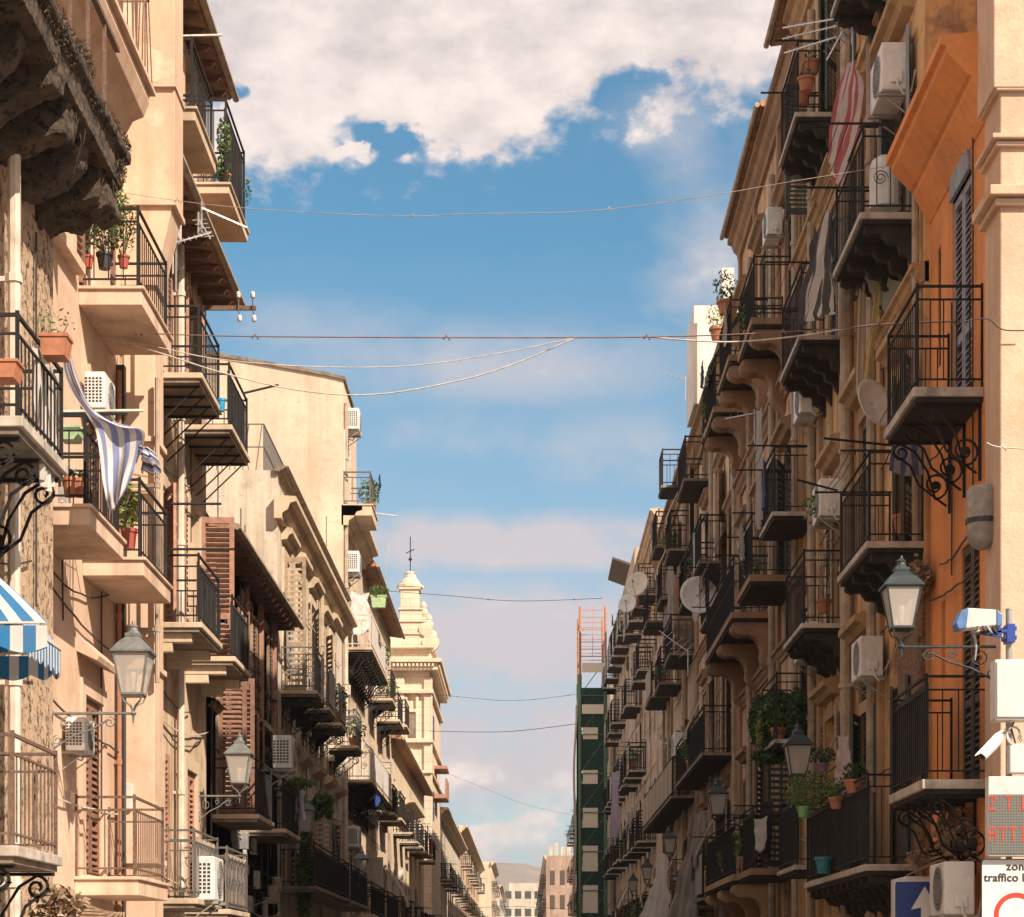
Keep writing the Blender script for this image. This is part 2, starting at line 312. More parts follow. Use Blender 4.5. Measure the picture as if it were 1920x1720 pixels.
# ------------------------------------------------------------------ buildings
REED_ = cloth('balcony_sheeting', [(.46,.39,.32),(.34,.29,.24)], 60, 0, .1)
SHEETW = cloth('sheet_pale', [(.66,.62,.57)]); SHEETG = cloth('sheet_grey', [(.40,.37,.34)], tr=.15)
BLN = [cloth('blind_cream', [(.52,.43,.32)], tr=.2), cloth('blind_green', [(.10,.16,.11)], tr=.1), cloth('blind_striped', [(.50,.44,.36),(.20,.13,.10)], 8, 0, .2), cloth('blind_grey', [(.30,.28,.26)], tr=.2), cloth('blind_white', [(.62,.58,.52)], tr=.2)]
BALS = []
class Bd:
    def __init__(s, name, label, side, W, Y0, Y1, top, wall, sh=None, D=9, seed=1, z0=0.0, sur=None, slab=None):
        s.side, s.W, s.Y0, s.Y1, s.top, s.D, s.wall = side, W, Y0, Y1, top, D, wall
        s.sh = sh or FRAMEB; s.ops = []; s.rnd = random.Random(seed); s.z0 = z0; s.sur = sur or CREAMP; s.slab = slab or MARB
        s.root = empty(name, (side*(W+D/2), (Y0+Y1)/2, z0), label, 'building')
        s.lod = 0 if Y0 < 45 else 1 if Y0 < 72 else 2
    def P(s, u, d, z): return Vector((s.side*(s.W-d), u, z))
    def V(s, u, d, z): return Vector((-s.side*d, u, z))
    def fb(s, mb, u0, u1, d0, d1, z0, z1):
        mb.box(s.side*(s.W-d0), s.side*(s.W-d1), u0, u1, z0, z1); return mb
    def op(s, u0, u1, z0, z1, state=None, hood=0, sur=True, mat=None, arch=False):
        s.ops.append((u0, u1, z0, z1)); m = mat or s.sh; st = state if state is not None else s.rnd.choice(['closed', 'open', 'half', 'half', 'open'])
        P, V = s.P, s.V; w_ = u1-u0
        if s.lod == 2: st = 'closed' if st != 'open' else 'glass'
        # glazed frame set back in the reveal
        if st != 'closed':
            f = MB(); 
            for (a, b, c, d_) in ((u0,u0+.07,z0,z1),(u1-.07,u1,z0,z1),(u0+.07,u1-.07,z1-.08,z1),(u0+.07,u1-.07,z0,z0+.12),((u0+u1)/2-.04,(u0+u1)/2+.04,z0+.12,z1-.08)):
                s.fb(f, a, b, -.20, -.14, c, d_)
            if z1-z0 > 1.8: s.fb(f, u0+.07, (u0+u1)/2-.04, -.195, -.15, z0+.9, z0+.96); s.fb(f, (u0+u1)/2+.04, u1-.07, -.195, -.15, z0+.9, z0+.96)
            fr = f.build('window', FRAMEW if s.rnd.random() < .6 else FRAMEB, s.root)
            g_ = MB(); s.fb(g_, u0, u1, -.185, -.175, z0, z1); g_.build('pane', GLASS, fr)
        leafw = w_/2-.01
        if st == 'closed': angs = (0, 0)
        elif st == 'open': angs = (177, 177)
        elif st == 'half': angs = (s.rnd.uniform(150, 174), s.rnd.uniform(8, 30)) if s.rnd.random() < .75 else (s.rnd.uniform(80, 110), 176)
        elif st == 'front': angs = (176, 93)
        elif st == 'both': angs = (88, 92)
        else: angs = ()
        for k, a in enumerate(angs):
            h = u0 if k == 0 else u1; dr = 1 if k == 0 else -1; off = -.06 if st == 'closed' else .02
            s.leaf(h, off, dr, leafw, z0+.02, z1-.02, a, m)
        if sur and s.lod < 2:
            f = MB()
            for (a, b, c, d_) in ((u0-.16,u0,z0,z1),(u1,u1+.16,z0,z1),(u0-.16,u1+.16,z1,z1+.17)): s.fb(f, a, b, 0.0, .035, c, d_)
            if z0 % 1 and z1-z0 < 2: s.fb(f, u0-.2, u1+.2, 0, .12, z0-.1, z0)
            s_ = f.build('surround', s.sur, s.root)
        if hood:
            f = MB(); z = z1+.28; pr = [s.P(u0-.3, 0, z), s.P(u0-.3, hood*.5, z+.02), s.P(u0-.3, hood*.7, z+.1), s.P(u0-.3, hood, z+.13), s.P(u0-.3, hood, z+.22), s.P(u0-.3, 0, z+.3)]
            f.prism(pr, s.V(w_+.6, 0, 0)); f.build('hood', s.sur, s.root)
    def leaf(s, h, off, dr, lw, z0, z1, ang, m):
        P, V = s.P, s.V; e = V(math.cos(R(ang))*dr, math.sin(R(ang)), 0); n = V(-math.sin(R(ang))*dr, math.cos(R(ang)), 0)*.04; Z = Vector((0,0,1))
        o = P(h, off, z0); H = z1-z0; f = MB(); t = .07
        f.obox(o, e*t, n, Z*H); f.obox(o+e*(lw-t), e*t, n, Z*H)
        rails = [0, H-.09] + ([H*.32] if H > 1.9 else [])
        for r in rails: f.obox(o+e*t+Z*r, e*(lw-2*t), n, Z*.09)
        sp_ = .075 if s.lod == 0 and s.Y0 < 31 else .11 if s.lod < 1 else .2
        zz = .1
        while zz < H-.13:
            if not any(r-.04 < zz < r+.09 for r in rails): f.obox(o+e*t+Z*zz+n*.1, e*(lw-2*t), n*.9-Z*.045, Z*.014)
            zz += sp_
        f.obox(o+e*t+n*.42+Z*.05, e*(lw-2*t), n*.08, Z*(H-.1)) if s.lod else None
        f.build('shutter', m, s.root)
    def finish(s):
        if s.Y0 < 75:
            for k in range(int((s.Y1-s.Y0)*1.1)):
                u = s.rnd.uniform(s.Y0+.3, s.Y1-.5); z = s.rnd.uniform(2.5, s.top-1.5)
                if any(o[0]-.3 < u < o[1]+.3 and o[2]-.4 < z < o[3]+.3 for o in s.ops): continue
                w_, h_ = s.rnd.uniform(.12, .3), s.rnd.uniform(.15, .4)
                s.fb(MB(), u, u+w_, 0, s.rnd.uniform(.06, .16), z, z+h_).build('meter_box', s.rnd.choice([PIPEW, GREYM, PIPE, FRAMEW]), s.root, bevel=.01)
                if k % 2: mb = MB(); mb.tube([s.P(u+.05, .03, z), s.P(u+.05+s.rnd.uniform(-.1,.1), .03, z-s.rnd.uniform(.5, 2))], .012, 4); mb.build('cable', CABLE, s.root)
        P = s.P; mb = MB(); us = sorted({s.Y0, s.Y1} | {o[k] for o in s.ops for k in (0, 1) if s.Y0 < o[k] < s.Y1}); zs = sorted({s.z0, s.top} | {o[k] for o in s.ops for k in (2, 3) if s.z0 < o[k] < s.top})
        for a, b in zip(us, us[1:]):
            run = None
            for c, d in zip(zs, zs[1:]):
                mu, mz = (a+b)/2, (c+d)/2
                if any(o[0] < mu < o[1] and o[2] < mz < o[3] for o in s.ops): continue
                mb.quad(P(a,0,c), P(b,0,c), P(b,0,d), P(a,0,d))
        for (a, b, c, d) in s.ops:
            r = -.24
            mb.quad(P(a,0,c), P(a,r,c), P(a,r,d), P(a,0,d)); mb.quad(P(b,0,c), P(b,r,c), P(b,r,d), P(b,0,d))
            mb.quad(P(a,0,d), P(b,0,d), P(b,r,d), P(a,r,d)); mb.quad(P(a,0,c), P(b,0,c), P(b,r,c), P(a,r,c)); mb.quad(P(a,r,c), P(b,r,c), P(b,r,d), P(a,r,d))
        D = -s.D
        mb.quad(P(s.Y0,0,s.z0), P(s.Y0,D,s.z0), P(s.Y0,D,s.top), P(s.Y0,0,s.top)); mb.quad(P(s.Y1,0,s.z0), P(s.Y1,D,s.z0), P(s.Y1,D,s.top), P(s.Y1,0,s.top))
        mb.quad(P(s.Y0,D,s.z0), P(s.Y1,D,s.z0), P(s.Y1,D,s.top), P(s.Y0,D,s.top)); mb.quad(P(s.Y0,0,s.top), P(s.Y1,0,s.top), P(s.Y1,D,s.top), P(s.Y0,D,s.top))
        mb.build('wall', s.wall, s.root)
    # moulded band of profile [(d,z)...]
    def band(s, name, prof, mat, u0=None, u1=None, wrap=0):
        u0 = s.Y0-wrap if u0 is None else u0; u1 = s.Y1 if u1 is None else u1
        mb = MB(); mb.prism([s.P(u0, d, z) for d, z in prof], Vector((0, u1-u0, 0))); return mb.build(name, mat, s.root)
    def cornice(s, z, p, h=.35, mat=None, u0=None, u1=None, name='cornice', wrap=0):
        return s.band(name, [(-.05,z-h),(p*.25,z-h),(p*.3,z-h*.75),(p*.55,z-h*.6),(p*.7,z-h*.3),(p,z-h*.22),(p,z),(-.05,z+.03)], mat or s.sur, u0, u1, wrap)
    def eave(s, z, p, mat=TILE, u0=None, u1=None, raft=True, back=3.5, drop=.0):
        u0 = s.Y0-.05 if u0 is None else u0; u1 = s.Y1 if u1 is None else u1
        pr = [(-.3,z+.03),(p-.04,z-.06-drop),(p,z-.02-drop),(p,z+.06-drop),(-back,z+.55),(-back,z+.3),(-.3,z+.12)]
        e = s.band('eave', pr, mat, u0, u1)
        mb = MB(); mb.tube([s.P(u0, p+.05, z-.03), s.P(u1, p+.05, z-.05)], .05, 8); mb.build('gutter', PIPE, e)
        if raft:
            u = u0+.1
            while u < u1: s.fb(MB(), u, u+.08, -.02, p-.06, z-.16, z-.07).build('rafter', FRAMEB, e); u += .5
        return e
    def pipe(s, u, z0, z1, r=.055, mat=PIPE, d=.09):
        mb = MB(); mb.tube([s.P(u, d, z0), s.P(u, d, z1)], r, 8); z = z0+.6
        while z < z1: mb.tube([s.P(u, d, z), s.P(u, d, z+.07)], r*1.3, 8); s.fb(mb, u-.02, u+.02, 0, d, z+.01, z+.05); z += 1.7
        return mb.build('drainpipe', mat, s.root)
    def cables(s, n=4, zr=(3, 12)):
        for k in range(n):
            z = s.rnd.uniform(*zr); mb = MB(); u0 = s.Y0+s.rnd.uniform(0, .3)*(s.Y1-s.Y0); u1 = s.Y1-s.rnd.uniform(0, .3)*(s.Y1-s.Y0); dz = s.rnd.uniform(-.3, .3); sag = s.rnd.uniform(.02, .3)
            pts = []
            for i in range(13): t = i/12; pts.append(s.P(u0+(u1-u0)*t, .04+.02*s.rnd.random(), z+dz*t-sag*4*t*(1-t)+.02*s.rnd.random()))
            mb.tube(pts, .011, 4); mb.build('cable', CABLE if s.rnd.random() < .7 else CABLEW, s.root)
        for k in range(n//2):
            u = s.rnd.uniform(s.Y0, s.Y1); z0 = s.rnd.uniform(*zr); mb = MB(); z1 = z0+s.rnd.uniform(2, 5)
            mb.tube([s.P(u+.02*s.rnd.random(), .03, z0+(z1-z0)*i/8) for i in range(9)], .012, 4); mb.build('cable', CABLE, s.root)
    # -------- balcony = slab (part) > railing, bracket, drying_rail (sub-parts)
    def balc(s, Y0, Y1, z, p=.72, th=.07, rail='bars', rm=None, mat=None, br='none', door='auto', rod=None, H=None, cover=None, hood=0, fascia=None, dw=None, dh=None, dmat=None, panel=None):
        H = H or (.85 if s.side < 0 else 1.08); dh = dh or (2.0 if s.side < 0 else 2.35); dw = dw or (.9 if s.side < 0 else 1.05)
        BALS.append((s, Y0, Y1, z, p, H)); P, V, rnd = s.P, s.V, s.rnd; rm = rm or IRON; mat = mat or s.slab; L = Y1-Y0
        mb = MB()
        if fascia: s.fb(mb, Y0, Y1, 0.0, p, z-fascia, z-.035); s.fb(mb, Y0-.03, Y1+.03, 0, p+.03, z-.035, z)
        else: s.fb(mb, Y0, Y1, 0.0, p, z-th, z)
        sl_ = mb.build('balcony', mat, s.root, bevel=.008 if s.lod == 0 else 0)
        if not fascia: s.fb(MB(), Y0+.03, Y1-.03, 0, p-.04, z-th-.05, z-th).build('slab_underside', SHADEST if s.side > 0 else SLABD, sl_)  # right undersides carry their shade in the colour
        r0, sp_ = (.0085, .12) if s.lod == 0 else (.012, .17) if s.lod == 1 else (.02, .3)
        a, b, q = Y0+.04, Y1-.04, p-.05
        if rail:
            mb = MB(); t = .013 if s.lod == 0 else .018
            for zz, tt in ((z+H, t*1.4), (z+H-.14, t), (z+.09, t)):
                mb.tube([P(a,0,zz), P(a,q,zz)], tt, 4); mb.tube([P(a,q,zz), P(b,q,zz)], tt, 4); mb.tube([P(b,q,zz), P(b,0,zz)], tt, 4)
            if rail == 'tall': mb.tube([P(a,0,z+H*.55), P(a,q,z+H*.55), P(b,q,z+H*.55), P(b,0,z+H*.55)], t, 4)
            for (u, d) in ((a,q),(b,q),(a,.01),(b,.01)): mb.tube([P(u,d,z), P(u,d,z+H+.03)], t*1.5, 4)
            hh = z+H-(.14 if rail != 'full' else 0)
            n = max(2, int(q/(sp_*1.15)))
            for k in range(1, n):
                for u in (a, b): mb.bar(P(u, q*k/n, z+.09), P(u, q*k/n, hh), r0)
            n = max(3, int((b-a)/sp_))
            for k in range(1, n):
                u = a+(b-a)*k/n
                if rail == 'belly':
                    mb.tube([P(u,q,z+.02), P(u,q+.12,z+.12), P(u,q+.13,z+.3), P(u,q+.02,z+.6), P(u,q,z+H)], r0, 4, False)
                else: mb.bar(P(u,q,z+.03), P(u,q,hh), r0)
            if rail in ('orn', 'lace'):   # curled infill
                n = max(2, int((b-a)/.32))
                for k in range(n):
                    u = a+(b-a)*(k+.5)/n
                    for zz in (.35, .65): mb.tube([P(u+math.cos(th_)*.09*(1-th_/14), q, z+zz+math.sin(th_)*.11*(1-th_/14)) for th_ in [i*.8 for i in range(13)]], r0, 4, False)
                for k in range(max(1, int(q/.3))):
                    d = q*(k+.5)/max(1, int(q/.3))
                    for zz in (.35, .65): mb.tube([P(a, d+math.cos(th_)*.09*(1-th_/14), z+zz+math.sin(th_)*.11*(1-th_/14)) for th_ in [i*.8 for i in range(13)]], r0, 4, False)
            mb.build('railing', rm, sl_)
        if panel:      # sheeting tied on the inside of the rail
            mb = MB(); pm = panel
            def PP(i, j): return P(a+.03+(b-a-.06)*i, q+(.03 if panel in (REED_, SHEETW, SHEETG) else -.03)-.012*math.sin(i*30*L), z+.1+(H-.16)*j)
            mb.grid(PP, max(8, int(L*12)), 3); mb.build('rail_cover', pm, sl_)
        if s.Y0 > 35 and door and rnd.random() < (.45 if s.side > 0 else .25):
            bm_ = rnd.choice(BLN); c_ = Y0+L*rnd.uniform(.4,.6); hw = .55; zt = z+2.35 if s.side > 0 else z+2.0; ph_ = rnd.uniform(0,6); out = rnd.choice([.12, p+.04, p+.04]); zl = z+(H-.3 if out > .3 else .5)
            mb = MB(); mb.grid(lambda i, j: P(c_-hw+2*hw*i+.02*math.sin(j*9+ph_), .05+(out-.05)*min(1, j*1.15)**.8+.03*math.sin(i*17+ph_)*j, zt+(zl-zt)*j), 14, 8); mb.build('blind', bm_, s.root)
        zb = z-(fascia or th+.05)
        if br == 'struts':
            for k in range(4):
                mb = MB(); u = a+(b-a)*(k+.3)/3.6; mb.bar(P(u, p-.08, zb-.01), P(u, 0, zb-.62), .012); mb.bar(P(u, p-.04, zb-.015), P(u, 0, zb-.015), .018); mb.build('bracket', IRON, sl_)
        elif br in ('scroll', 'lace'):
            n = max(2, int(L/.5)) if br == 'scroll' else max(2, int(L/.8))
            for k in range(n):
                u = Y0+.12+(L-.24)*k/(n-1); mb = MB(); rr = .016 if br == 'scroll' else .014
                def spiral(cd, cz, r1, turns, a0, sgn): return [P(u, cd+math.cos(a0+sgn*th_)*r1*(1-.75*i/20), cz+math.sin(a0+sgn*th_)*r1*(1-.75*i/20)) for i in range(21) for th_ in [turns*2*math.pi*i/20]]
                hgt = .62 if br == 'scroll' else .45
                mb.tube([P(u,0,zb-.02), P(u,p-.04,zb-.02)], rr*1.2, 4); mb.tube([P(u,.02,zb), P(u,.02,zb-hgt-.2)], rr*1.2, 4)
                mb.tube(spiral(p-.18, zb-.13, .10, 1.4, math.pi/2, -1), rr, 4); mb.tube(spiral(.18, zb-hgt+.12, .16, 1.4, -math.pi/2, -1), rr, 4)
                mb.tube([P(u,p-.18,zb-.03), P(u,p*.55,zb-.12), P(u,p*.36,zb-hgt*.55), P(u,.18,zb-hgt-.04)], rr, 4)
                mb.tube([P(u,p-.08,zb-.13), P(u,p*.62,zb-.28), P(u,p*.5,zb-hgt*.8), P(u,.05,zb-hgt-.12)], rr, 4)
                if br == 'scroll': mb.lathe(P(u,.18,zb-hgt+.12), [(.0,-.012),(.05,-.01),(.05,.01),(0,.012)], 8, 'y')
                else: mb.prism([P(u-.01,0,zb-.03), P(u-.01,p*.5,zb-.03), P(u-.01,.25,zb-.14), P(u-.01,0,zb-.35)], V(.02,0,0))
                mb.build('bracket', IRON, sl_)
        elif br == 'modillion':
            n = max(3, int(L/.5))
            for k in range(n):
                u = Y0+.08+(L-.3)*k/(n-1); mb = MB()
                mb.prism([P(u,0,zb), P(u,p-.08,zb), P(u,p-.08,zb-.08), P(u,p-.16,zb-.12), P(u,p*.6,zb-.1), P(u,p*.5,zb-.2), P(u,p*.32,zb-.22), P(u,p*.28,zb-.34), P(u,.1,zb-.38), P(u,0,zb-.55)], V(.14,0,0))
                mb.build('bracket', SHADEST, sl_, bevel=.01)  # bracket colour includes the shade below the slab
        elif br == 'stone':
            n = 2 if L < 2.6 else 3
            for k in range(n):
                u = Y0+.08+(L-.56)*k/(n-1); mb = MB()
                pf = [(0,0),(p-.10,0),(p-.03,-.05),(p-.02,-.14),(p-.07,-.24),(p-.18,-.28),(p*.58,-.26),(p*.44,-.31),(p*.34,-.42),(p*.30,-.56),(p*.33,-.68),(p*.28,-.80),(p*.16,-.88),(0,-1.0)]
                mb.prism([P(u, d, zb+z_) for d, z_ in pf], V(.40,0,0)); mb.build('bracket', mat, sl_, bevel=.03)
                mb = MB(); mb.tube([P(u+.03,p-.11,zb-.13), P(u+.37,p-.11,zb-.13)], .11, 10); mb.build('volute', mat, sl_)
        elif br == 'corbels':
            n = max(2, int(L/.7))
            for k in range(n):
                u = Y0+.1+(L-.35)*k/(n-1); mb = MB(); s.fb(mb, u, u+.15, 0, p*.8, zb-.12, zb); s.fb(mb, u+.01, u+.14, 0, p*.45, zb-.24, zb-.12); mb.build('bracket', mat, sl_, bevel=.01)
        if rod is not None:
            mb = MB(); zz = z+H+.02; ln = rod
            for u in (Y0+.05, Y1-.1): mb.tube([P(u, .0, zz), P(u, p+ln, zz+.0)], .016, 4)
            if s.lod < 2:
                for dd in (.15, .4): mb.tube([P(Y0+.05, p+ln*dd+.05, zz+.02), P((Y0+Y1)/2, p+ln*dd+.05, zz-.03), P(Y1-.1, p+ln*dd+.05, zz+.02)], .005, 4)
            mb.build('drying_rail', IRON, sl_)
        if door:
            st = door if door not in ('auto',) else None; nd = 1 if L < 3.4 else int(L/2.6)
            for k in range(nd):
                c = Y0+L*(k+.5)/nd; s.op(c-dw/2, c+dw/2, z+.03, z+dh, st, hood=hood, mat=dmat)
        return sl_

# ============ LEFT SIDE
PEACH = plaster('peach_plaster', (.71,.505,.36), .65, (.47,.29,.18), patch=(.73,.55,.42), seed=1, bmp=.2)
PEACHD = plaster('peach_fascia', (.72,.53,.39), .7, (.4,.25,.17), seed=2, bmp=.15)
RUST = simple('rust_orange_paint', (.38,.18,.10), .8, 0, .25, 4)
SH_BR = simple('shutter_brown', (.26,.135,.085), .7, 0, .3, 10, (.12,.06,.04), .4)
SH_PK = simple('shutter_pinkbrown', (.42,.22,.15), .7, 0, .3, 10, (.2,.12,.08), .4)
SH_RED = simple('shutter_redbrown', (.26,.135,.09), .7, 0, .35, 10)
SH_TAN = simple('shutter_tan', (.36,.27,.18), .75, 0, .3, 8, (.18,.13,.09), .5)
SH_GRN = simple('shutter_green', (.05,.065,.05), .6, 0, .3, 8)
SH_BLU = simple('shutter_bluegrey', (.27,.30,.35), .6, 0, .25, 8, (.14,.12,.11), .4)
SH_DK = simple('shutter_dark', (.085,.06,.045), .65, 0, .35, 8)
MESH = cloth('rail_mesh', [(.045,.04,.038),(.022,.02,.02)], 60, 0, .12)
# rough stone house nearest on the left
L0 = Bd('stone_house', 'rough pitted stone house at the left edge, with a crumbling overgrown balcony', -1, 4.45, 11.5, 19.3, 14, TUFF, SH_DK, D=8, seed=3)
L0.balc(15.2, 16.72, 5.72, .72, .08, 'bars', br='scroll', rm=IRON, mat=MARB, door='closed', H=.76)
L0.balc(15.05, 16.52, 2.52, .72, .08, 'bars', br='scroll', rm=IRONR, mat=MARB, door='closed', H=.82)
L0.pipe(17.27, 0, 9.2, .055, PIPEW, .14); L0.cables(3, (3, 8))
# crumbling balcony: stone beams and slab
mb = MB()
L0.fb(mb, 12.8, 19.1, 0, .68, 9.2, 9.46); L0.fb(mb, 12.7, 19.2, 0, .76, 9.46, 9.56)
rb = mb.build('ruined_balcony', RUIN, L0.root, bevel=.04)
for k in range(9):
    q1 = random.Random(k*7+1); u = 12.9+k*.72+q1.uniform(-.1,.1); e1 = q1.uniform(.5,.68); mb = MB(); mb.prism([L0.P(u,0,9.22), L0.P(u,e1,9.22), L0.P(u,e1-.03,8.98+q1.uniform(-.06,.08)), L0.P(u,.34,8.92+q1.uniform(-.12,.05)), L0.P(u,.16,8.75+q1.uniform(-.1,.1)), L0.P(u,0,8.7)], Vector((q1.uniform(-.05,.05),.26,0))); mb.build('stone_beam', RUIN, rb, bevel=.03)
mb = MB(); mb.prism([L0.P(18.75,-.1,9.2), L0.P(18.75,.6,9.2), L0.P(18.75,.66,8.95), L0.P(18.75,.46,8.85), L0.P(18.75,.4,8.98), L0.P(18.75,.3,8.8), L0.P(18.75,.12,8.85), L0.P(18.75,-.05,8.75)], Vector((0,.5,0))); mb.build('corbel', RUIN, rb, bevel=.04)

tx = bpy.data.textures.new('crumble', 'CLOUDS'); tx.noise_scale = .11; tx.noise_depth = 4
for o_ in [rb]+[c for c in rb.children if not c.name.startswith('rail')]:
    o_.modifiers.clear(); m_ = o_.modifiers.new('remesh', 'REMESH'); m_.mode = 'VOXEL'; m_.voxel_size = .03; m_ = o_.modifiers.new('crumble', 'DISPLACE'); m_.texture = tx; m_.strength = .055; m_.mid_level = .5; m_.texture_coords = 'GLOBAL'
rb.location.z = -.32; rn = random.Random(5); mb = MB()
for k in range(9): L0.fb(mb, 12.9+k*.7, 12.93+k*.7, .63, .66, 9.56, 10.5)
L0.fb(mb, 12.9, 19.1, .62, .67, 10.48, 10.52); mb.build('railing', IRONR, rb)
L0.finish()
mb = MB()
for k in range(26):
    t = rn.random(); mb.leaves(L0.P(14.5+4.4*t, .66+.06*rn.random(), 9.12+.2*rn.random()), (.09, .3, .12), 300, .034, rn, .8, .6)
mb.leaves(L0.P(19.0, .55, 9.05), (.2, .3, .22), 5200, .034, rn, .8, .6); mb.leaves(L0.P(18.7, .3, 8.75), (.3, .3, .16), 2600, .034, rn, .8, .6); mb.leaves(L0.P(19.15, .66, 9.3), (.1, .2, .14), 900, .034, rn)
for k in range(26): u = rn.uniform(17, 19.2); a_ = L0.P(u, rn.uniform(.3,.72), 8.85); mb.tube([a_, a_+Vector((rn.uniform(-.04,.04),0,-.12)), a_+Vector((rn.uniform(-.08,.08),0,-rn.uniform(.15,.4)))], [.006,.004,.002], 3)
mb.top('hanging_moss', MOSS, 'dry brown moss and weeds hanging from the end of the crumbling stone balcony', 'weeds', L0.P(18.8, .5, 9.0))
# peach house
L1 = Bd('peach_house', 'peach painted house with box balconies and a tall pilaster, next to the rough stone house', -1, 4.8, 19.3, 24.9, 14.6, PEACH, SH_BR, D=9, seed=4, sur=PEACHD)
L1.balc(22.0, 23.8, 8.95, .68, fascia=.2, mat=PEACHD, rm=IRON, door='open', dmat=SH_RED)
L1.balc(19.45, 21.1, 6.03, .66, fascia=.2, mat=PEACHD, rm=IRON, door='closed', dmat=SH_RED, rod=.35)
L1.balc(22.2, 23.9, 6.08, .66, fascia=.2, mat=PEACHD, rm=IRON, door='half')
L1.balc(21.8, 23.6, 2.6, .68, fascia=.2, mat=PEACHD, rm=IRONR, door='closed', dw=.95)
mb = MB(); mb.prism([L1.P(17.6,0,10.35), L1.P(17.6,.1,10.4), L1.P(17.6,.14,10.62), L1.P(17.6,.42,10.75), L1.P(17.6,.5,10.9), L1.P(17.6,.62,10.95), L1.P(17.6,.68,11.1), L1.P(17.6,.68,11.2), L1.P(17.6,0,11.2)], Vector((0,4.85,0)))
bb = mb.build('balcony', PEACH, L1.root, bevel=.01); mb = MB()
L1.fb(mb, 17.5, 22.5, 0, .74, 11.2, 11.25); mb.build('slab_edge', PEACHD, bb); mb = MB()
for zz in (11.3, 12.2): mb.tube([L1.P(17.6,.68,zz), L1.P(22.4,.68,zz), L1.P(22.4,0,zz)], .015, 4)
for k in range(34): mb.bar(L1.P(17.6+k*.145,.68+.04*math.sin(k),11.25), L1.P(17.6+k*.145,.68,12.2), .009)
for k in range(5): mb.bar(L1.P(22.4,.12+k*.13,11.25), L1.P(22.4,.12+k*.13,12.2), .009)
mb.build('railing', IRONR, bb)
L1.op(20.6, 21.6, 9.1, 10.3, 'half', mat=SH_RED); L1.op(22.9, 23.7, 11.3, 13.4, 'closed'); L1.op(20, 21, 11.3, 13.4, 'open'); L1.op(22.2, 22.75, 5.0, 5.7, 'closed') if False else None
# ribbed corner pilaster with stepped corbel
mb = MB(); L1.fb(mb, 24.3, 24.9, 0, .40, 0, 9.75)
mb.prism([L1.P(24.3,0,9.75), L1.P(24.3,.40,9.75), L1.P(24.3,.62,10.7), L1.P(24.3,0,10.7)], Vector((0,.6,0))); L1.fb(mb, 24.3, 24.9, 0, .64, 10.7, 15)
pl_ = mb.build('pilaster', PEACH, L1.root, bevel=.012); 
for z in (2.9, 5.2, 7.9, 9.75, 10.7, 12.1): k_ = .64 if z > 10 else .42; L1.fb(MB(), 24.25, 24.92, 0, k_+.02, z-.03, z+.03).build('pilaster_band', PEACHD, pl_)
mb = MB(); L1.fb(mb, 24.0, 24.12, 0.0, .10, 0, 8.7); mb.build('drain_channel', DARKP, L1.root)
L1.pipe(23.9, 0, 8.6, .028, RUST, .06); L1.pipe(24.2, 5, 8.6, .03, PIPE, .45); L1.band('hood', [(0,5.02),(.22,4.92),(.24,4.97),(0,5.2)], PEACHD, 21.9, 23.2)
L1.cornice(14.6, .45, .5, wrap=.1); L1.cables(5, (3, 9)); L1.finish()
# beige house
BEIGE = plaster('beige_plaster', (.62,.47,.32), .8, (.27,.17,.11), patch=(.50,.38,.27), seed=5); BEIGE2 = plaster('pale_beige', (.66,.52,.37), .6, (.33,.25,.17), seed=6)
L2 = Bd('beige_house', 'tall beige house with five rows of balconies and two eaves, just past the peach pilaster', -1, 4.8, 24.9, 30.8, 14.6, BEIGE, SH_PK, D=9, seed=6, sur=BEIGE2)
for (a, b, z, kw) in ((25.3,27.0,12.27,dict(fascia=.17, door='half')), (28.2,30.1,12.45,dict(fascia=.15, panel=MESH, door='open', H=1.15)),
        (25.85,27.6,9.15,dict(br='struts', panel=None, door='open')), (28.5,30.4,9.2,dict(br='struts', panel=MESH, door='half')),
        (25.85,27.6,6.0,dict(panel=MESH, door='half', br='corbels')), (28.8,30.5,6.02,dict(panel=MESH, door='front', br='corbels', dh=2.28, dw=1.0)),
        (25.5,27.5,2.5,dict(panel=BASK, door='open')), (28.3,30.4,2.45,dict(panel=BASK, rail='orn', door='closed'))):
    L2.balc(a, b, z, .72, mat=BEIGE2, rm=IRONG if z < 3 else IRON, **kw)
L2.eave(11.65, .50); L2.eave(14.75, .40); L2.pipe(25.1, 0, 11.5, .06, PIPEW, .1); L2.pipe(27.95, 0, 11.5, .05, PIPEW, .1); L2.pipe(28.15, 2, 11.5, .03, PIPE, .08); L2.cables(8, (2.5, 10.5)); L2.finish()
# tan house with the wooden loggia under its eave
TAN = plaster('tan_plaster', (.50,.38,.27), .85, (.18,.12,.08), seed=7)
L3 = Bd('tan_house', 'low tan house whose dark overhanging eave runs down to the white plastered house', -1, 4.8, 30.8, 39.7, 8.5, TAN, SH_RED, D=9, seed=7, sur=TAN)
L3.eave(8.3, .42, back=5); L3.balc(31.4, 33.3, 4.0, .72, mat=BEIGE2, door='both', dh=2.3); L3.balc(34.9, 37.2, 4.02, .72, panel=MESH, mat=BEIGE2, door='half')
L3.balc(31.2, 34.6, 1.9, .5, rail=None, door=None)
for u in (34.6, 36.9): L3.op(u, u+1.1, 6.1, 7.85, 'open')
for k in range(5): L3.fb(MB(), 31.1+k*1.9, 31.22+k*1.9, 0, .09, 5.6, 8.2).build('timber_post', SH_PK, L3.root); L3.cornice(5.7, .12, .12); L3.op(38.2, 39.0, 4.1, 6.2, 'closed'); L3.cables(6, (2.5, 7.5)); L3.finish()
